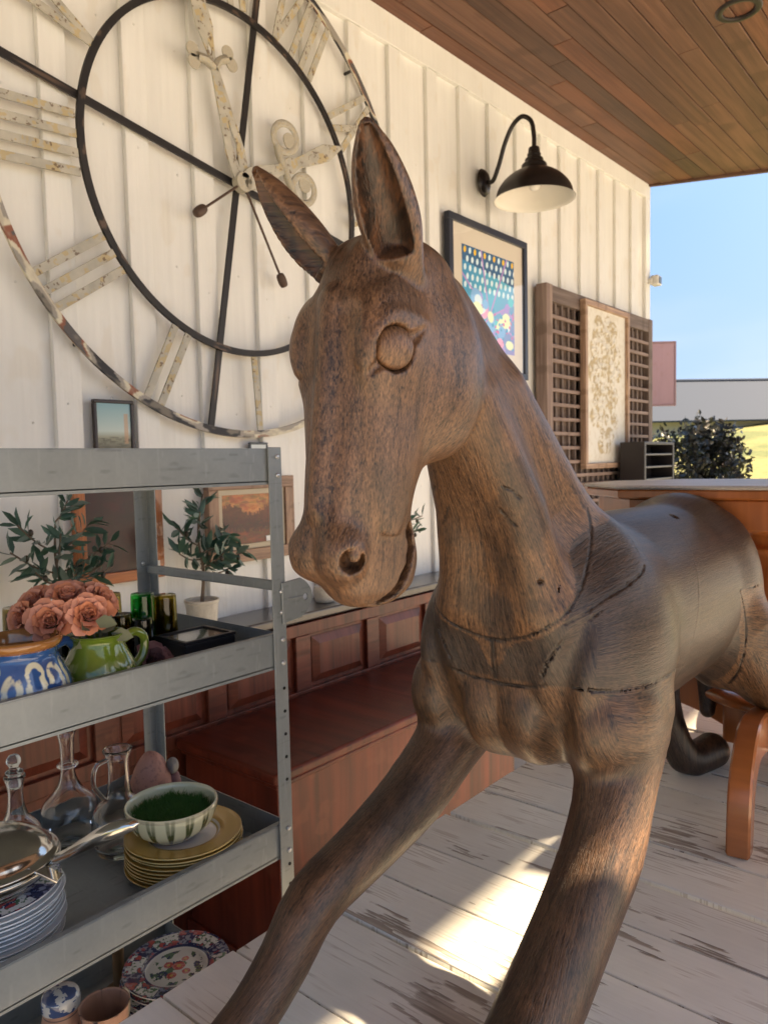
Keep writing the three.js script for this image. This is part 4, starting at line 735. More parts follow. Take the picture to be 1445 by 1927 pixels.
{
  const st = colourTex(256, 256, (u, v) => { const n = pfbm(u, v, 6, 6, 3, 5), s = smooth(0.6, 0.7, pfbm(u, v, 30, 30, 8, 3)); return lerp3(lerp3([0.26, 0.10, 0.085], [0.42, 0.22, 0.175], n), [0.16, 0.09, 0.08], s * 0.5); });
  const g = new THREE.SphereGeometry(1, 40, 30), p = g.attributes.position; for (let i = 0; i < p.count; i++) { const x = p.getX(i), y = p.getY(i), z = p.getZ(i), k = 1 + 0.12 * (fbm3(x * 1.6 + 3, y * 1.6, z * 1.6, 3) - 0.5), w = 1 - 0.18 * Math.max(0, y); p.setXYZ(i, x * 0.046 * k * w, y * 0.074 * k + 0.072, z * 0.040 * k * w); } g.computeVertexNormals();
  solo('pink_stone', g, mat({ map: st, roughness: 0.6 }), 'tall rounded pink stone at the back of the lower tray', 'stone', [0.868, LOW, 0.80]);
  const f = thing('figurine', 'small stone figurine with grey head and mauve robe', 'figurine', [0.912, LOW, 0.815], -0.6);
  part(f, 'robe', lathe(smoothPts([[0, 0], [0.028, 0], [0.03, 0.01], [0.022, 0.035], [0.018, 0.065], [0.012, 0.088], [0, 0.092]], 4), 24), mat({ color: [0.17, 0.075, 0.085], roughness: 0.6 }));
  part(f, 'arm', taper([[0.0, 0.07, 0.012], [0.018, 0.045, 0.024], [0.034, 0.036, 0.02]], (t) => 0.009 - 0.003 * t, 10, 8), mat({ color: [0.19, 0.09, 0.095], roughness: 0.6 }));
  const hd = new THREE.SphereGeometry(0.016, 24, 18); { const q = hd.attributes.position; for (let i = 0; i < q.count; i++) { const z = q.getZ(i), y = q.getY(i); q.setXYZ(i, q.getX(i) * 0.85, y * 1.12, z + (z > 0.012 && Math.abs(q.getX(i)) < 0.005 ? 0.004 : 0)); } hd.computeVertexNormals(); }
  part(f, 'head', hd, mat({ color: [0.2, 0.19, 0.185], roughness: 0.55 }), [0, 0.105, 0.002]);
  // bottom tray pottery
  const tc = colourTex(256, 256, (u, v) => { const c = (u * 7) % 1 * 2 - 1, n = pfbm(u, v, 20, 20, 2, 3), q = smooth(0.5, 0.25, Math.abs(c) + Math.abs(v - 0.5) * 2.2) * smooth(0.42, 0.5, pfbm(u, v, 26, 14, 8, 2)), bnd = smooth(0.02, 0.01, Math.abs(v - 0.22)) + smooth(0.02, 0.01, Math.abs(v - 0.8)); return lerp3([0.33 + 0.1 * n, 0.19 + 0.06 * n, 0.14 + 0.05 * n], [0.05, 0.04, 0.05], Math.min(1, q + bnd * 0.8)); });
  const m = thing('terracotta_mug', 'terracotta mug with dark painted flowers on the bottom tray', 'mug', [0.640, BOT, 0.985], 0.5);
  part(m, 'body', lathe(smoothPts([[0, 0.002], [0.034, 0], [0.038, 0.006], [0.037, 0.06], [0.042, 0.172], [0.044, 0.174], [0.040, 0.172], [0.034, 0.06], [0.03, 0.012], [0, 0.01]], 3), 40), mat({ map: tc, roughness: 0.4 })); part(m, 'handle', tube([[0.040, 0.155, 0], [0.066, 0.15, 0], [0.070, 0.11, 0], [0.040, 0.08, 0]], 0.0065, 18, 10), mat({ color: [0.42, 0.36, 0.28], roughness: 0.35 }));
  const j = thing('terracotta_jar', 'lidded terracotta jar with blue and white top beside the mug', 'jar', [0.600, BOT, 0.905]);
  part(j, 'body', lathe(smoothPts([[0, 0.002], [0.03, 0], [0.036, 0.01], [0.036, 0.12], [0.031, 0.15], [0.031, 0.16]], 3), 36), mat({ map: tc, roughness: 0.4 })); part(j, 'lid', lathe(smoothPts([[0.034, 0.158], [0.034, 0.17], [0.03, 0.182], [0.012, 0.19], [0, 0.191]], 3), 36), glaze(colourTex(128, 64, (u, v) => pfbm(u, v, 10, 5, 3, 3) > 0.52 ? [0.05, 0.08, 0.2] : [0.5, 0.52, 0.55])));
  const cu = thing('small_cup', 'small white cup with brown rim at the back of the bottom tray', 'cup', [0.795, BOT, 0.76]);
  part(cu, 'body', lathe(smoothPts([[0, 0.15], [0.02, 0.15], [0.034, 0.185], [0.037, 0.205], [0.034, 0.205], [0.018, 0.16], [0, 0.158]], 4), 30), mat({ color: [0.45, 0.42, 0.36], roughness: 0.25 })); part(cu, 'stand', lathe([[0, 0], [0.03, 0], [0.03, 0.01], [0.012, 0.02], [0.012, 0.14], [0.02, 0.15], [0, 0.15]], 24), mat({ color: [0.12, 0.07, 0.03], roughness: 0.5 }));
}

// ---------------------------------------------------------------- big iron clock
{
  const iron = colourTex(1024, 32, (u, v) => { const n = pfbm(u, v, 60, 2, 3, 3), w = smooth(0.62, 0.75, pfbm(u, v, 90, 4, 8, 3)); return lerp3(lerp3([0.012, 0.011, 0.012], [0.035, 0.03, 0.028], n), [0.20, 0.13, 0.09], w * 0.5); });
  const patch = colourTex(1024, 32, (u, v) => { const n = pfbm(u, v, 46, 2, 13, 2), m = pfbm(u, v, 140, 6, 28, 3); const c = n < 0.40 ? [0.03, 0.03, 0.034] : n < 0.50 ? [0.30, 0.28, 0.25] : n < 0.60 ? [0.62, 0.57, 0.44] : n < 0.66 ? [0.26, 0.10, 0.06] : [0.10, 0.09, 0.09]; return lerp3(c, [0.34, 0.30, 0.24], smooth(0.5, 0.7, m) * 0.5); });
  const cream = colourTex(256, 256, (u, v) => { const n = pfbm(u, v, 10, 10, 4, 4), m = smooth(0.58, 0.68, pfbm(u, v, 16, 16, 9, 3)), r = smooth(0.70, 0.76, pfbm(u, v, 30, 30, 40, 3)); return lerp3(lerp3(lerp3([0.30, 0.29, 0.25], [0.52, 0.49, 0.41], n), [0.46, 0.34, 0.13], m * 0.6), [0.10, 0.055, 0.03], r * 0.8); });
  const mi = mat({ map: iron, roughness: 0.55, metalness: 0.3 }), mp = mat({ map: patch, roughness: 0.65, metalness: 0.1 }), mc = mat({ map: scaled(cream, 3), roughness: 0.65 });
  const bar = mat({ map: scaled(iron, 0.6, 1), roughness: 0.5, metalness: 0.3 });
  const ck = thing('wall_clock', 'huge round iron clock with cream roman numerals on the wall', 'clock', [1.79, 2.53, 0.052]);
  const ring = (r, w, d) => { const g = lathe([[r - w / 2, -d / 2], [r + w / 2, -d / 2], [r + w / 2, d / 2], [r - w / 2, d / 2], [r - w / 2, -d / 2]], 160); const c = g.toNonIndexed(); c.computeVertexNormals(); c.rotateX(Math.PI / 2); return c; };
  part(ck, 'inner_ring', ring(0.600, 0.022, 0.012), mi);
  part(ck, 'outer_ring', ring(0.896, 0.026, 0.012), mp);
  const D = Math.PI / 180;
  for (let k = 0; k < 4; k++) { const a = -(190 + 90 * k) * D; part(ck, 'cross_bar', box(0.025, 0.90, 0.008, 0, 0.447, 0, 0.001), bar, [0, 0, -0.012], [0, 0, a]); }
  const R = ['I', 'II', 'III', 'IIII', 'V', 'VI', 'VII', 'VIII', 'IX', 'X', 'XI', 'XII'];
  R.forEach((s, i) => {
    const num = new THREE.Group(); num.name = 'numeral'; num.rotation.z = -(176 + 30 * i) * D; ck.add(num);
    const w = { I: 0.055, V: 0.12, X: 0.12 }; let x = -[...s].reduce((q, c) => q + w[c], 0) / 2;
    const stroke = (x0, x1) => { const L = Math.hypot(x1 - x0, 0.272); const g = box(0.0255, L, 0.006, 0, 0, 0, 0.001, [rr(0, 3), rr(0, 3)]); part(num, 'stroke', g, mc, [(x0 + x1) / 2, 0.748, rr(-0.002, 0.002)], [0, 0, -Math.atan2(x1 - x0, 0.272)]); };
    for (const c of s) { const m = x + w[c] / 2; if (c === 'I') stroke(m, m); if (c === 'V') { stroke(m, m - 0.048); stroke(m + 0.004, m + 0.048); } if (c === 'X') { stroke(m - 0.044, m + 0.044); stroke(m + 0.044, m - 0.044); } x += w[c]; }
  });
  // minute hand with curled lobes
  const hand = (pts, holes) => { const l = pts.map(([r, h]) => new THREE.Vector2(-h, r)), rgt = [...pts].reverse().map(([r, h]) => new THREE.Vector2(h, r)); const s = new THREE.Shape(); s.setFromPoints([...l, ...rgt]); for (const [r0, r1, h] of holes) { const p = new THREE.Path(); p.setFromPoints([new THREE.Vector2(0, r0), new THREE.Vector2(h, (r0 + r1) / 2), new THREE.Vector2(0, r1), new THREE.Vector2(-h, (r0 + r1) / 2)]); s.holes.push(p); } return new THREE.ExtrudeGeometry(s, { depth: 0.004, bevelEnabled: true, bevelSize: 0.0015, bevelThickness: 0.001, bevelSegments: 1 }); };
  const mh = new THREE.Group(); mh.name = 'minute_hand'; mh.rotation.z = 17 * D; mh.position.z = 0.02; ck.add(mh);
  part(mh, 'blade', hand([[0, 0.028], [0.04, 0.038], [0.10, 0.044], [0.17, 0.037], [0.28, 0.026], [0.36, 0.017], [0.41, 0.013], [0.46, 0.024], [0.50, 0.036], [0.56, 0.033], [0.70, 0.016], [0.84, 0.004]], [[0.05, 0.20, 0.012], [0.405, 0.455, 0.009]]), mc);
  const loop = (cx, cy, r, rx) => { const g = new THREE.TorusGeometry(r, 0.016, 8, 26); g.scale(rx, 1, 0.35); g.translate(cx, cy, 0); return g; };
  for (const s of [-1, 1]) { part(mh, 'scroll', [taper([[0, 0.37, 0.002], [s * 0.030, 0.395, 0.002], [s * 0.066, 0.402, 0.002]], () => 0.015, 10, 6), moved(new THREE.CylinderGeometry(0.024, 0.024, 0.005, 20), s * 0.078, 0.424, 0.002, Math.PI / 2), moved(new THREE.CylinderGeometry(0.024, 0.024, 0.005, 20), s * 0.084, 0.386, 0.002, Math.PI / 2)], mc); }
  const hh = new THREE.Group(); hh.name = 'hour_hand'; hh.rotation.z = -62 * D; hh.position.z = 0.028; ck.add(hh);
  part(hh, 'blade', hand([[0, 0.026], [0.05, 0.040], [0.12, 0.030], [0.20, 0.018], [0.26, 0.028], [0.30, 0.018], [0.40, 0.026], [0.48, 0.032], [0.58, 0.004]], [[0.05, 0.15, 0.014]]), mc);
  for (const s of [-1, 1]) { part(hh, 'scroll', [loop(s * 0.095, 0.285, 0.060, 0.85), moved(new THREE.CylinderGeometry(0.030, 0.030, 0.005, 20), s * 0.080, 0.30, 0.0, Math.PI / 2), tube([[0, 0.225, 0], [s * 0.04, 0.22, 0], [s * 0.08, 0.226, 0]], 0.014, 8, 6)], mc); }
  const wt = mat({ color: [0.09, 0.055, 0.038], roughness: 0.6, metalness: 0.3 });
  for (const [a, r, n] of [[127, 0.215, 0.018], [209, 0.335, 0.017]]) { const c = new THREE.Group(); c.name = 'counterweight'; c.rotation.z = (a - 0) * D; c.position.z = 0.022; ck.add(c); part(c, 'rod', tube([[0, 0, 0], [0, r, 0]], 0.0045, 2, 8), wt); part(c, 'weight', lathe(smoothPts([[0, r - 0.002], [n * 0.7, r], [n, r + 0.018], [n * 0.75, r + 0.048], [0, r + 0.052]], 3), 20), wt); }
  part(ck, 'hub', moved(new THREE.CylinderGeometry(0.034, 0.034, 0.03, 32), 0, 0, 0.018, Math.PI / 2), mc);
  for (const [x, y] of [[0.634, 0.634], [-0.634, 0.634], [0.634, -0.634], [-0.634, -0.634]]) part(ck, 'standoff', moved(new THREE.CylinderGeometry(0.006, 0.006, 0.05, 10), x, y, -0.026, Math.PI / 2), bar);
}
// ---------------------------------------------------------------- gooseneck lamp
{
  const blk = mat({ color: [0.022, 0.018, 0.017], roughness: 0.33, metalness: 0.4, side: THREE.DoubleSide }), wht = mat({ color: [0.72, 0.69, 0.62], roughness: 0.4, side: THREE.DoubleSide });
  const l = thing('gooseneck_lamp', 'black gooseneck barn lamp with white lined shade on the wall', 'lamp', [3.475, 2.99, 0.021]);
  part(l, 'wall_plate', moved(lathe(smoothPts([[0, 0.03], [0.03, 0.028], [0.05, 0.014], [0.058, 0.0]], 4), 32), 0, 0, 0, Math.PI / 2, 0, 0, [1, 1, 1.25]), blk);
  part(l, 'gooseneck', tube([[0, 0, 0.02], [0, -0.008, 0.055], [0, 0.06, 0.095], [0, 0.165, 0.135], [0, 0.245, 0.185], [0, 0.270, 0.235], [0, 0.235, 0.285], [0, 0.16, 0.302], [0, 0.085, 0.302]], 0.0115, 60, 12), blk);
  const prof = [[0.02, 0.10], [0.027, 0.096], [0.03, 0.07], [0.034, 0.066], [0.034, 0.048], [0.045, 0.042], [0.048, 0.024], [0.062, 0.014], [0.066, -0.012], [0.10, -0.026], [0.150, -0.062], [0.185, -0.110], [0.196, -0.150], [0.204, -0.158]];
  const sh = part(l, 'shade', lathe(smoothPts(prof, 3), 56), blk, [0, 0, 0.302]);
  part(sh, 'shade_lining', lathe(smoothPts([[0.045, 0.0], [0.060, -0.018], [0.098, -0.031], [0.147, -0.067], [0.181, -0.113], [0.192, -0.151], [0.2025, -0.1585]], 3), 56), wht);
  part(sh, 'bulb', lathe(smoothPts([[0.014, -0.01], [0.016, -0.035], [0.030, -0.07], [0.030, -0.09], [0.018, -0.11], [0, -0.114]], 4), 24), mat({ color: [0.8, 0.78, 0.72], roughness: 0.3 }));
}
// ---------------------------------------------------------------- pictures
function frame(name, label, x0, x1, y0, y1, z, fw, fd, fm, artM, opt = {}) {
  const w = x1 - x0, h = y1 - y0, f = thing(name, label, 'picture', [(x0 + x1) / 2, (y0 + y1) / 2, z]);
  const bars = [[w, fw, 0, h / 2 - fw / 2], [w, fw, 0, -h / 2 + fw / 2], [fw, h - 2 * fw, -w / 2 + fw / 2, 0], [fw, h - 2 * fw, w / 2 - fw / 2, 0]];
  bars.forEach(([a, b, x, y], i) => part(f, 'frame_bar', i < 2 ? box(a, b, fd, x, y, fd / 2, 0.003, [rr(0, 3), rr(0, 3)]) : swapUV(box(a, b, fd, x, y, fd / 2, 0.003, [rr(0, 3), rr(0, 3)])), fm));
  if (opt.mat) part(f, opt.matName || 'mount_board', box(w - 2 * fw, h - 2 * fw, 0.004, 0, 0, fd * 0.45), opt.mat);
  const m = opt.inset || 0, g = new THREE.PlaneGeometry(w - 2 * fw - 2 * m, h - 2 * fw - 2 * m); part(f, 'artwork', g, artM, [0, 0, fd * 0.45 + 0.0032]);
  if (opt.liner) { const lw = w - 2 * fw, lh = h - 2 * fw, t = opt.linerW; for (const [a, b, x, y] of [[lw, t, 0, lh / 2 - t / 2], [lw, t, 0, -lh / 2 + t / 2], [t, lh - 2 * t, -lw / 2 + t / 2, 0], [t, lh - 2 * t, lw / 2 - t / 2, 0]]) part(f, 'liner', box(a, b, fd * 0.7, x, y, fd * 0.35, 0.002), opt.liner); }
  if (opt.glass) part(f, 'glass', new THREE.PlaneGeometry(w - 2 * fw, h - 2 * fw), mat({ color: [1, 1, 1], transmission: 1, roughness: 0.02, ior: 1.6 }), [0, 0, fd * 0.8]);
  return f;
}
const canvasTex = (w, h, draw) => { const c = document.createElement('canvas'); c.width = w; c.height = h; draw(c.getContext('2d'), w, h); const t = new THREE.CanvasTexture(c); t.colorSpace = THREE.SRGBColorSpace; return t; };
{
  const pop = canvasTex(384, 400, (c, w, h) => {
    const g = c.createLinearGradient(0, 0, w, h); g.addColorStop(0, '#1f7fb8'); g.addColorStop(0.5, '#4fb3d0'); g.addColorStop(1, '#8a7fc4'); c.fillStyle = g; c.fillRect(0, 0, w, h);
    c.fillStyle = '#0f5a8c'; c.beginPath(); c.moveTo(0, 0); c.lineTo(w, 0); c.lineTo(w, 110); c.lineTo(0, 60); c.fill();
    for (let j = 0; j < 5; j++) for (let i = 0; i < 11; i++) { c.fillStyle = j === 0 && i % 2 === 0 ? '#f2c321' : '#d9f0f6'; c.beginPath(); c.ellipse(20 + i * 35 + (j % 2) * 16, 18 + j * 34, 9, 13, 0.2, 0, 7); c.fill(); }
    c.strokeStyle = '#b48fd0'; c.lineWidth = 9; for (let k = 0; k < 9; k++) { c.beginPath(); c.moveTo(190, 260); c.lineTo(190 + 300 * Math.cos(k * 0.7 + 0.3), 260 + 300 * Math.sin(k * 0.7 + 0.3)); c.stroke(); }
    const blobs = ['#a58fd6', '#e8f3c0', '#58c6d6', '#f0a3c4', '#d7ecf5', '#7db6e8']; for (let k = 0; k < 40; k++) { c.fillStyle = blobs[Math.floor(rnd() * 6)]; c.beginPath(); c.ellipse(rr(20, w - 20), rr(170, h - 10), rr(8, 40), rr(8, 40), rr(0, 3), 0, 7); c.fill(); }
    for (let k = 0; k < 46; k++) { c.fillStyle = k % 2 ? '#3f9cc9' : '#d46a9f'; c.beginPath(); c.arc(rr(200, w), rr(220, h), rr(3, 9), 0, 7); c.fill(); }
  });
  frame('framed_print', 'colourful dotted blue print in a navy black frame under the lamp', 3.105, 3.885, 1.975, 2.755, 0.021, 0.036, 0.034, mat({ color: [0.016, 0.02, 0.035], roughness: 0.35 }), mat({ map: pop, roughness: 0.6 }), { mat: mat({ color: [0.66, 0.60, 0.50], roughness: 0.8 }), inset: 0.095, glass: true });
  const burl = mat({ map: scaled(plankTex, 3, 6), color: [2.9, 2.0, 0.9], roughness: 0.3, clearcoat: 0.4 });
  const dk = canvasTex(256, 256, (c, w, h) => { c.fillStyle = '#2a1a17'; c.fillRect(0, 0, w, h); for (let k = 0; k < 240; k++) { const y = rr(0, h); c.fillStyle = `rgba(${Math.floor(rr(40, 95))},${Math.floor(rr(22, 44))},${Math.floor(rr(20, 36))},0.14)`; c.beginPath(); c.ellipse(rr(0, w), y, rr(10, 60), rr(6, 30), rr(-0.4, 0.4), 0, 7); c.fill(); } });
  const p1 = frame('dark_painting', 'very dark painting in a golden burl wood frame', 1.117, 1.422, 1.155, 1.56, 0.021, 0.036, 0.026, burl, mat({ map: dk, roughness: 0.3 }));
  part(p1, 'price_tag', box(0.016, 0.02, 0.001, 0.125, -0.155, 0.028), mat({ color: [0.75, 0.74, 0.72], roughness: 0.8 }));
  const ld = canvasTex(320, 256, (c, w, h) => { const g = c.createLinearGradient(0, 0, 0, h); g.addColorStop(0, '#a8703c'); g.addColorStop(0.35, '#c98a4c'); g.addColorStop(0.6, '#5c3220'); g.addColorStop(1, '#7a4426'); c.fillStyle = g; c.fillRect(0, 0, w, h); for (let k = 0; k < 500; k++) { c.fillStyle = `rgba(${Math.floor(rr(30, 190))},${Math.floor(rr(20, 110))},${Math.floor(rr(15, 60))},0.18)`; c.beginPath(); c.ellipse(rr(0, w), rr(0, h), rr(4, 26), rr(3, 10), rr(-0.3, 0.3), 0, 7); c.fill(); } c.fillStyle = 'rgba(58,28,20,0.55)'; for (let x = 0; x < w; x += 5) { const t = 60 + 22 * Math.sin(x * 0.03) + rr(0, 22); c.fillRect(x, h * 0.62 - t, 8, t + rr(0, 30)); } for (let k = 0; k < 420; k++) { c.fillStyle = `rgba(${Math.floor(rr(50, 150))},${Math.floor(rr(28, 80))},${Math.floor(rr(18, 45))},0.28)`; c.fillRect(rr(0, w), rr(h * 0.4, h), rr(3, 12), rr(2, 9)); } c.fillRect(212, 48, 22, 100); c.fillRect(240, 40, 16, 110); });
  const gl = mat({ map: scaled(plankTex, 4, 8), color: [2.4, 3.2, 3.4], roughness: 0.5 });
  const p2 = frame('village_painting', 'brown townscape painting in a wide beige frame', 1.605, 2.013, 1.165, 1.478, 0.021, 0.045, 0.032, gl, mat({ map: ld, roughness: 0.4 }), { liner: mat({ color: [0.50, 0.43, 0.31], roughness: 0.7 }), linerW: 0.02 });
  part(p2, 'price_tag', box(0.022, 0.02, 0.001, 0.075, -0.08, 0.02), mat({ color: [0.78, 0.78, 0.76], roughness: 0.8 }));
  const sea = canvasTex(128, 160, (c, w, h) => { const g = c.createLinearGradient(0, 0, 0, h); g.addColorStop(0, '#7fa3a8'); g.addColorStop(0.55, '#b9c6bd'); g.addColorStop(0.7, '#8d8a70'); g.addColorStop(1, '#4a4434'); c.fillStyle = g; c.fillRect(0, 0, w, h); c.fillStyle = 'rgba(190,140,100,0.6)'; c.fillRect(w * 0.8, h * 0.2, w * 0.12, h * 0.6); for (let k = 0; k < 60; k++) { c.fillStyle = 'rgba(60,60,45,0.25)'; c.fillRect(rr(0, w), rr(h * 0.65, h), rr(6, 30), rr(2, 8)); } });
  const blk = mat({ color: [0.03, 0.02, 0.017], roughness: 0.4 });
  const mini = frame('small_landscape', 'small misty landscape in a thin dark frame hanging below the clock', 1.200, 1.338, 1.555, 1.735, 0.021, 0.011, 0.016, blk, mat({ map: sea, roughness: 0.25 }));
  part(mini, 'hanging_ring', new THREE.TorusGeometry(0.005, 0.0012, 8, 16), M.zinc, [0, 0.095, 0.004]);
  frame('tiny_picture', 'tiny pale picture in a slate frame over the shelf corner', 1.815, 1.905, 1.535, 1.605, 0.021, 0.008, 0.012, mat({ color: [0.08, 0.09, 0.10], roughness: 0.4 }), mat({ color: [0.55, 0.60, 0.60], roughness: 0.4 }));
}
// ---------------------------------------------------------------- lattice screen with the carved white panel in front
{
  const wd = mat({ map: scaled(plankTex, 1, 2), color: [1.35, 2.2, 3.1], roughness: 0.75 }), pale = mat({ map: scaled(plankTex, 1, 2), color: [2.0, 3.1, 4.3], roughness: 0.75 }), back = mat({ map: scaled(plankTex, 0.8, 2), color: [1.5, 2.3, 3.0], roughness: 0.8 });
  const x0 = 4.02, x1 = 5.715, y0 = 0.62, y1 = 2.55, s = thing('lattice_screen', 'tall brown wooden lattice screen leaning at the wall', 'screen', [(x0 + x1) / 2, y0, 0.021]);
  const cx = (x0 + x1) / 2, w = x1 - x0, h = y1 - y0;
  part(s, 'backing', box(w - 0.02, h - 0.02, 0.012, 0, h / 2, 0.006), back);
  for (const q of [-1, 1]) part(s, 'stile', swapUV(box(0.075, h, 0.07, q * (w / 2 - 0.0375), h / 2, 0.047, 0.003, [q, 0.2])), q < 0 ? pale : wd);
  for (const y of [0.05, h - 0.05]) part(s, 'rail', box(w - 0.15, 0.095, 0.066, 0, y, 0.046, 0.003), wd);
  part(s, 'rail', box(w - 0.15, 0.06, 0.06, 0, 0.71, 0.043, 0.003), pale);
  for (let k = 1; k < 18; k++) part(s, 'lattice_bar', swapUV(box(0.019, h - 0.19, 0.018, -w / 2 + 0.075 + k * (w - 0.15) / 18, h / 2, 0.05, 0.001, [k * 0.3, 0])), wd);
  for (let k = 1; k < 20; k++) part(s, 'lattice_slat', box(w - 0.15, 0.021, 0.018, 0, 0.095 + k * (h - 0.19) / 20, 0.069, 0.001, [0, k * 0.3]), pale);
}
{
  const x0 = 4.462, x1 = 5.175, y0 = 1.45, y1 = 2.52, w = x1 - x0, h = y1 - y0, f = thing('carved_plaque', 'whitewashed carved floral plaque in a light wood frame on the lattice', 'plaque', [(x0 + x1) / 2, (y0 + y1) / 2, 0.102]);
  const fm = mat({ map: scaled(plankTex, 2, 4), color: [3.2, 4.6, 5.2], roughness: 0.6 }), t = 0.034;
  for (const [a, b, x, y] of [[w, t, 0, h / 2 - t / 2], [w, t, 0, -h / 2 + t / 2], [t, h - 2 * t, -w / 2 + t / 2, 0], [t, h - 2 * t, w / 2 - t / 2, 0]]) part(f, 'frame_bar', a > b ? box(a, b, 0.04, x, y, 0.02, 0.003) : swapUV(box(a, b, 0.04, x, y, 0.02, 0.003)), fm);
  const g = new THREE.PlaneGeometry(w - 2 * t, h - 2 * t, 90, 140), p = g.attributes.position, c = new Float32Array(p.count * 3), fl = [];
  for (let k = 0; k < 80; k++) { const y = rr(-0.42, 0.42), half = 0.09 + 0.13 * Math.sin((y + 0.5) * 3.1); fl.push([rr(-half, half), y, rr(0.035, 0.075), Math.floor(rr(4, 8)), rr(0, 6)]); }
  for (let i = 0; i < p.count; i++) {
    const x = p.getX(i), y = p.getY(i); let z = 0, a = 0;
    for (const [fx, fy, r, n, ph] of fl) { const dx = x - fx, dy = y - fy, d = Math.sqrt(dx * dx + dy * dy) / r; if (d < 1) { const q = (1 - d * d) * (0.55 + 0.45 * Math.cos(n * Math.atan2(dy, dx) + ph)) * (0.5 + 0.5 * Math.abs(Math.sin(d * 6))); if (q > z) z = q; a = Math.max(a, 1 - d); } }
    const v = fbm3(x * 40, y * 40, 2, 3); p.setZ(i, z * 0.014 + 0.002 * v);
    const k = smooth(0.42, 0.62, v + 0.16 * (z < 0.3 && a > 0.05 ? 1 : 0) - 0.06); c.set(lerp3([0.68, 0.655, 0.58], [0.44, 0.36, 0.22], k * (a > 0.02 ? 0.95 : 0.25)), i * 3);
  }
  g.computeVertexNormals(); g.setAttribute('color', new THREE.BufferAttribute(c, 3));
  part(f, 'carving', g, mat({ vertexColors: true, roughness: 0.75 }), [0, 0, 0.016]);
  part(f, 'back_board', box(w - 0.02, h - 0.02, 0.008, 0, 0, 0.006), fm);
}
{
  const k = thing('black_rack', 'black cabinet with open slatted shelves by the end of the wall', 'rack', [5.2, 0, 0.25]);
  const m = mat({ color: [0.018, 0.014, 0.014], roughness: 0.45 }), m2 = mat({ color: [0.06, 0.055, 0.058], roughness: 0.35 });
  part(k, 'side_panel', box(0.03, 1.62, 0.17, -0.245, 0.81, 0, 0.003), m); part(k, 'side_panel', box(0.03, 1.62, 0.17, 0.30, 0.81, 0, 0.003), m);
  part(k, 'back_panel', box(0.515, 1.60, 0.012, 0.0275, 0.80, -0.078), m); part(k, 'top_board', box(0.515, 0.02, 0.17, 0.0275, 1.61, 0, 0.003), m);
  for (let i = 0; i < 18; i++) part(k, 'shelf_slat', box(0.515, 0.012, 0.15, 0.0275, 0.08 + i * 0.0855, 0.006, 0.002), m2);
}
{
  const s = thing('security_camera', 'small white security camera fixed to the wall corner', 'camera', [5.83, 2.87, 0.03]);
  const m = mat({ color: [0.62, 0.61, 0.57], roughness: 0.4 }), d = mat({ color: [0.04, 0.05, 0.05], roughness: 0.2 });
  part(s, 'mount', box(0.03, 0.04, 0.03, 0, 0, 0.01, 0.004), m); part(s, 'housing', box(0.09, 0.075, 0.06, 0.055, 0.01, 0.035, 0.01), m); part(s, 'lens_face', box(0.05, 0.05, 0.004, 0.06, 0.01, 0.067, 0.001), d);
}
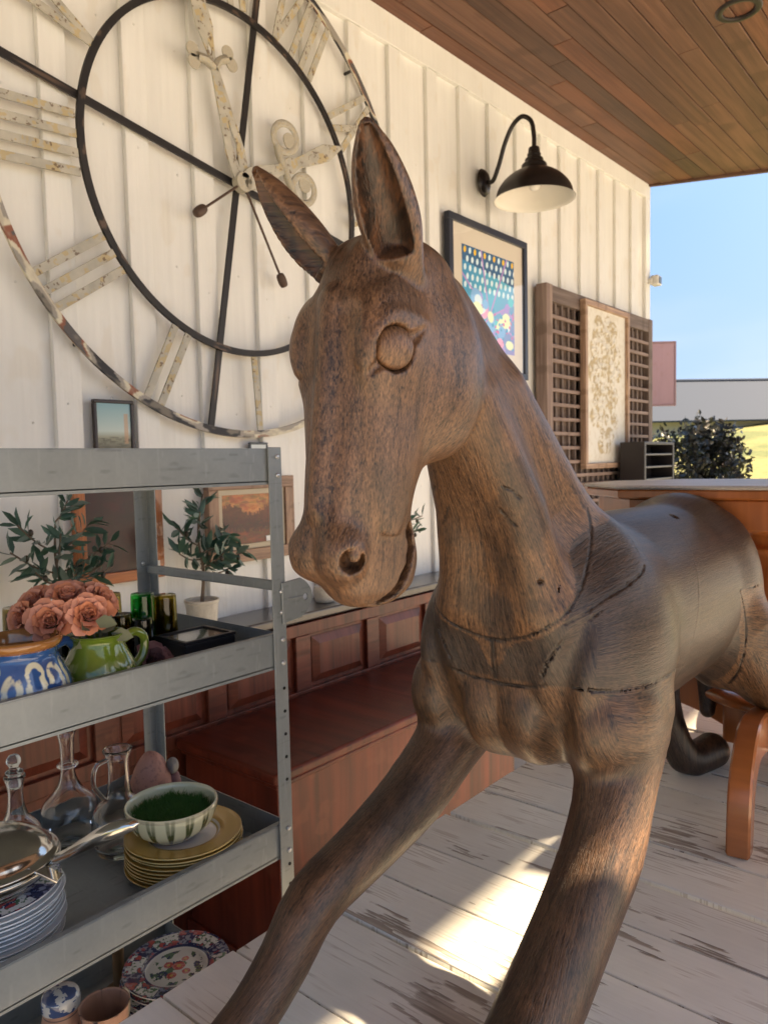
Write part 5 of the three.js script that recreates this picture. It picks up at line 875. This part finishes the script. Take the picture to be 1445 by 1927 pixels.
// ---------------------------------------------------------------- potted olive plants on the cabinet
{
  const leafG = leafShape(0.017, 0.058, 0.12), lm = [[0.030, 0.085, 0.058], [0.055, 0.13, 0.085], [0.15, 0.22, 0.18]].map((c) => mat({ color: c, roughness: 0.5, transmission: 0.2, side: THREE.DoubleSide })), bark = mat({ color: [0.16, 0.12, 0.085], roughness: 0.9 }), ol = mat({ color: [0.03, 0.022, 0.012], roughness: 0.3 });
  const potM = mat({ map: scaled(concTex, 5), color: [1.5, 1.45, 1.3], roughness: 0.85 });
  const plant = (label, x, z, H, crowns, pr = 0.056, ph = 0.10, nl = 16) => {
    const p = thing('olive_plant', label, 'plant', [x, 0.971, z], 0, 'potted olive plants on the cabinet');
    part(p, 'pot', lathe(smoothPts([[0, 0], [pr * 0.8, 0], [pr * 0.84, 0.004], [pr, ph - 0.012], [pr * 1.04, ph - 0.01], [pr * 1.04, ph], [pr * 0.95, ph], [pr * 0.9, ph - 0.015], [0, ph - 0.018]], 3), 36), potM);
    part(p, 'trunk', taper([[0, ph - 0.02, 0], [0.008, ph + H * 0.3, 0.004], [-0.004, ph + H * 0.65, 0], [0, ph + H, 0]], (t) => 0.007 - 0.0045 * t, 14, 7), bark);
    for (const [cx, cy, cz, t0] of crowns) {
      const a = V(0, ph + H * t0, 0), b = V(cx, cy, cz); part(p, 'branch', tube([a.toArray(), a.clone().lerp(b, 0.5).add(V(0, -0.01, 0)).toArray(), b.toArray()], 0.0026, 8, 5), bark);
      for (let k = 0; k < nl; k++) {
        const t = 0.15 + 0.85 * (k / (nl - 1)), q = a.clone().lerp(b, t), ax = b.clone().sub(a).normalize(), side = new THREE.Vector3().crossVectors(ax, rndDir()).normalize(), d = ax.clone().multiplyScalar(0.55).addScaledVector(side, 1).add(V(0, 0.12, 0)).normalize();
        const m = part(p, 'leaf', leafG, lm[[0, 0, 1, 1, 2][Math.floor(rnd() * 5)]]); m.position.copy(q); m.quaternion.setFromUnitVectors(V(0, 0, 1), d).multiply(new THREE.Quaternion().setFromAxisAngle(V(0, 0, 1), rr(0, 6.28))); m.scale.setScalar(rr(0.75, 1.3));
      }
      if (rnd() > 0.35) part(p, 'olive', new THREE.SphereGeometry(0.0085, 12, 10).scale(0.85, 1.2, 0.85), ol, [b.x * 0.75, b.y * 0.97 - 0.01, b.z * 0.75 + 0.02]);
    }
  };
  plant('olive plant in a pale pot between the two larger paintings', 1.512, 0.118, 0.30, [[0.02, 0.455, 0.0, 1], [-0.10, 0.35, 0.02, 0.6], [-0.115, 0.27, 0.05, 0.45], [0.10, 0.31, 0.03, 0.5], [0.155, 0.25, 0.05, 0.4], [0.03, 0.26, 0.09, 0.35], [-0.03, 0.40, 0.05, 0.8], [0.08, 0.20, 0.06, 0.3], [0.12, 0.33, -0.03, 0.5]]);
  plant('bushy olive plant behind the roses and the dark tumblers', 1.02, 0.12, 0.30, [[0.04, 0.46, 0, 1], [-0.12, 0.40, 0.03, 0.7], [-0.15, 0.33, 0.05, 0.5], [-0.09, 0.27, 0.06, 0.4], [0.10, 0.40, 0.03, 0.7], [0.15, 0.33, 0.03, 0.5], [0.10, 0.27, 0.07, 0.4], [-0.02, 0.37, 0.07, 0.6], [0.02, 0.24, 0.08, 0.3], [0.17, 0.25, 0.0, 0.35]]);
  plant('olive plant mostly hidden behind the head of the horse', 2.50, 0.115, 0.24, [[0.22, 0.30, 0.03, 0.8], [0.16, 0.24, 0.06, 0.6], [0.0, 0.33, 0, 1], [-0.10, 0.26, 0.03, 0.6], [-0.30, 0.30, 0.04, 0.7]], 0.05, 0.085, 12);
  solo('pale_pot', lathe(smoothPts([[0, 0], [0.035, 0], [0.042, 0.03], [0.04, 0.06], [0.036, 0.062], [0.034, 0.05], [0, 0.04]], 4), 32), potM, 'small empty pale pot on the cabinet below the beige framed painting', 'pot', [2.10, 0.971, 0.12]);
}

// ---------------------------------------------------------------- outside, past the end of the porch
const B = { R: [0.6432, 0.766], F: [0.764, -0.643] };   // horizontal directions across and away, used to lay the barn square to the meadow
{
  // long low barn with a pale metal roof
  const c = [26.6, -5.2], turn = Math.atan2(-0.766, 0.643) + 0.09, y0 = 1.3, eave = 2.72, L = 46, D = 9;
  const barn = thing('barn', 'long low barn with pale blue grey metal roof beyond the meadow', 'barn', [c[0], y0, c[1]], turn);
  const h = eave - y0;
  part(barn, 'wall', [box(L, h + 0.0, 0.2, 8, h / 2, -0.5), box(L, h, 0.2, 8, h / 2, -D + 0.5)], mat({ color: [0.55, 0.51, 0.36], roughness: 0.8 }));
  const ends = prism([[0, 0], [D - 1, 0], [D - 1, h], [(D - 1) / 2, h + 1.5], [0, h]], 0.2); ends.rotateY(Math.PI / 2); 
  part(barn, 'gable_wall', ends, mat({ color: [0.6, 0.55, 0.42], roughness: 0.8 }), [8 - L / 2 + 0.02, 0, -0.5]);
  const roofM = mat({ color: [0.042, 0.055, 0.082], roughness: 0.8, specularIntensity: 0.4 });
  const sl = Math.atan2(1.75, D / 2), len = Math.hypot(D / 2, 1.75) + 0.25;
  for (let s = 0; s < 2; s++) {
    part(barn, 'roof', box(L + 1, 0.06, len, 0, 0, 0), roofM, [8, h + 0.86, s ? -D * 0.75 : -D * 0.25], [s ? -sl : sl, 0, 0]);
  }
  part(barn, 'ridge_cap', box(L + 1, 0.06, 0.4, 8, h + 1.74, -D / 2, 0.02), roofM);
}
{
  const s = thing('red_sign', 'faded red square sign board on a post past the wall end', 'sign', [8.75, -0.16, -0.92], -0.86);
  part(s, 'sign_panel', box(0.44, 0.70, 0.02, -0.07, 2.63, 0.02, 0.004), mat({ color: [0.62, 0.36, 0.38], roughness: 0.75, map: scaled(wallTex, 1) }));
  part(s, 'panel_edge', [box(0.018, 0.74, 0.03, 0.16, 2.63, 0.02), box(0.46, 0.018, 0.03, -0.08, 2.99, 0.02), box(0.46, 0.018, 0.03, -0.08, 2.27, 0.02)], mat({ color: [0.36, 0.2, 0.19], roughness: 0.7 }));
  part(s, 'post', box(0.08, 3.0, 0.08, -0.25, 1.5, -0.035, 0.005), mat({ color: [0.6, 0.57, 0.5], roughness: 0.8 }));
}
function leafShape(w, l, cup = 0.15) {
  const g = new THREE.BufferGeometry(), p = [0, 0, 0, -w * 0.5, cup * w, l * 0.35, w * 0.5, cup * w, l * 0.35, -w * 0.42, cup * w, l * 0.7, w * 0.42, cup * w, l * 0.7, 0, -l * 0.06, l, 0, 0, l * 0.5];
  g.setAttribute('position', new THREE.Float32BufferAttribute(p, 3));
  g.setAttribute('uv', new THREE.Float32BufferAttribute([0.5, 0, 0, 0.35, 1, 0.35, 0, 0.7, 1, 0.7, 0.5, 1, 0.5, 0.5], 2));
  g.setIndex([0, 6, 1, 0, 2, 6, 1, 6, 3, 2, 4, 6, 3, 6, 5, 6, 4, 5]); g.computeVertexNormals(); return g;
}
function placed(g, pos, dir, rollA, s = 1) {
  const q = new THREE.Quaternion().setFromUnitVectors(V(0, 0, 1), dir.clone().normalize()), q2 = new THREE.Quaternion().setFromAxisAngle(V(0, 0, 1), rollA);
  const m = new THREE.Matrix4().compose(pos, q.multiply(q2), V(s, s, s)); return g.clone().applyMatrix4(m);
}
function rndDir(up = 0) { const a = rr(0, 6.283), y = rr(-1, 1); const s = Math.sqrt(1 - y * y); return V(Math.cos(a) * s, y + up, Math.sin(a) * s).normalize(); }
{
  const sh = thing('shrub', 'dark leafy shrub growing beside the black slatted rack', 'shrub', [7.76, -0.16, -0.25]);
  const stems = [], cores = [];
  for (let k = 0; k < 15; k++) {
    const a = rr(0, 6.283), rad = Math.sqrt(rnd()), hx = Math.cos(a) * rad * 0.42, hz = Math.sin(a) * rad * 0.52, top = 2.10 - 0.28 * rad - rr(0, 0.2) - Math.max(0, hz) * 0.3;
    stems.push(taper([[hx * 0.15, 0, hz * 0.15], [hx * 0.5, top * 0.5, hz * 0.5], [hx, top, hz]], (t) => 0.016 * (1 - 0.8 * t), 10, 5));
    cores.push([hx, top, hz]);
  }
  part(sh, 'stems', stems, mat({ color: [0.06, 0.045, 0.035], roughness: 0.9 }));
  const lm = [[0.018, 0.024, 0.014], [0.030, 0.026, 0.022], [0.040, 0.036, 0.028]].map((c) => mat({ color: c, roughness: 0.45, transmission: 0.3, side: THREE.DoubleSide }));
  for (let v = 0; v < 3; v++) {
    const l = [], base = leafShape(0.030, 0.062);
    for (let k = 0; k < 1500; k++) { const c = cores[Math.floor(rnd() * 15)], t = 1.04 - 0.5 * Math.pow(rnd(), 1.6), d = rndDir(0.2); l.push(placed(base, V(c[0] * Math.min(1, t), c[1] * Math.min(1.02, t), c[2] * Math.min(1, t)).addScaledVector(rndDir(), 0.16 * Math.cbrt(rnd())), d, rr(0, 6), rr(0.7, 1.4))); }
    part(sh, 'foliage', l, lm[v]).userData.kind = 'stuff';
  }
}
{
  const p = thing('gate_post', 'square dark timber post standing behind the shrub', 'post', [10.43, -0.1, -0.97]);
  part(p, 'shaft', box(0.13, 2.05, 0.13, 0, 1.02, 0, 0.01), mat({ color: [0.03, 0.027, 0.03], roughness: 0.7 }));
  part(p, 'cap', box(0.17, 0.03, 0.17, 0, 2.065, 0, 0.006), mat({ color: [0.04, 0.035, 0.035], roughness: 0.7 }));
  const b = thing('garden_lantern', 'small wire garden lantern with pointed roof and orange post', 'lantern', [9.57, 0, -0.44], 0.5);
  const wire = mat({ color: [0.08, 0.09, 0.06], roughness: 0.5, metalness: 0.6 });
  const e = 0.13, y0 = 0.95, y1 = 1.63, pk = 1.86;
  for (const [a, c] of [[-e, -e], [e, -e], [e, e], [-e, e]]) { part(b, 'corner_wire', tube([[a, y0, c], [a, y1, c]], 0.006, 2, 6), wire); part(b, 'roof_wire', tube([[a * 1.25, y1, c * 1.25], [0, pk, 0]], 0.006, 2, 6), wire); }
  const ring = (y, k) => tube([[-e * k, y, -e * k], [e * k, y, -e * k]], 0.006, 2, 6);
  for (let q = 0; q < 4; q++) { part(b, 'rim_wire', ring(y1, 1.25), wire, [0, 0, 0], [0, q * Math.PI / 2, 0]); part(b, 'rim_wire', ring(y0, 1), wire, [0, 0, 0], [0, q * Math.PI / 2, 0]); }
  part(b, 'post', box(0.07, 1.86, 0.07, 0, 0.7, 0, 0.006), mat({ color: [0.6, 0.2, 0.08], roughness: 0.7 }));
}

{
  // unseen tree, added so its crown keeps the sun off the wall end
  const t = thing('added_shade_tree', 'added unseen leafy tree that shades the end of the porch wall', 'tree', [13.2, -0.1, 7.6]), bark = mat({ color: [0.10, 0.075, 0.055], roughness: 0.95 });
  const tr = part(t, 'trunk', taper([[0, 0, 0], [0.1, 3, 0.05], [-0.05, 6, 0], [0, 10.5, 0]], (q) => 0.24 - 0.19 * q, 20, 10), bark), limbs = [], tips = [];
  for (let k = 0; k < 16; k++) { const a = k * 2.4, y = 7 + (k % 8) * 0.5, r = 1.0 + rr(0, 0.9), e = [Math.cos(a) * r, y + rr(0.6, 1.8), Math.sin(a) * r]; limbs.push(taper([[0, y - 0.6, 0], [e[0] * 0.5, y + 0.3, e[2] * 0.5], e], (q) => 0.06 - 0.045 * q, 8, 6)); tips.push(e); }
  part(t, 'limbs', limbs, bark);
  const base = leafShape(0.16, 0.24), l = []; for (let k = 0; k < 5200; k++) { const e = tips[k % 16]; l.push(placed(base, V(...e).multiply(V(0.75, 1, 0.75)).addScaledVector(rndDir(), 1.15 * Math.cbrt(rnd())), rndDir(0.1), rr(0, 6), rr(0.7, 1.2))); }
  part(t, 'crown', l, mat({ color: [0.06, 0.09, 0.025], roughness: 0.6, transmission: 0.25, side: THREE.DoubleSide })).userData.kind = 'stuff';
}

// ---------------------------------------------------------------- unseen cabinets added as sun blockers, leaving one gap of sun on the table
{
  const paint = mat({ map: scaled(wallTex, 1), roughness: 0.6 });
  const cup = (label, x0, x1, H) => {
    const w = x1 - x0, c = thing('added_sun_blocker', label, 'cabinet', [(x0 + x1) / 2, 0, 2.47]), b = 1.15;
    part(c, 'carcass', box(w, H - b - 0.018, 0.12, 0, b + (H - b - 0.018) / 2, 0, 0.006), paint); part(c, 'top', box(w - 0.004, 0.018, 0.128, 0, H - 0.009, 0, 0.004), paint);
    for (const s of [-1, 1]) { const d = part(c, 'door', box(w / 2 - 0.02, H - b - 0.06, 0.012, s * w / 4, (H + b) / 2 - 0.01, 0.067, 0.003), paint); part(d, 'knob', new THREE.SphereGeometry(0.01, 16, 12), M.zinc, [s * 0.03, (H + b) / 2, 0.08]); for (const q of [-1, 1]) part(c, 'leg', box(0.024, b, 0.024, s * (w / 2 - 0.02), b / 2, q * 0.045, 0.003), paint); }
  };
  cup('added unseen sun blocker on tall legs at the end of the display table', 2.00, 2.62, 1.66);
  cup('shorter added sun blocker on tall legs between two taller ones', 1.50, 1.995, 1.555);
  cup('narrow added sun blocker on tall legs nearest the metal shelf', 1.14, 1.495, 1.66);
}

renderer.render(scene, camera);
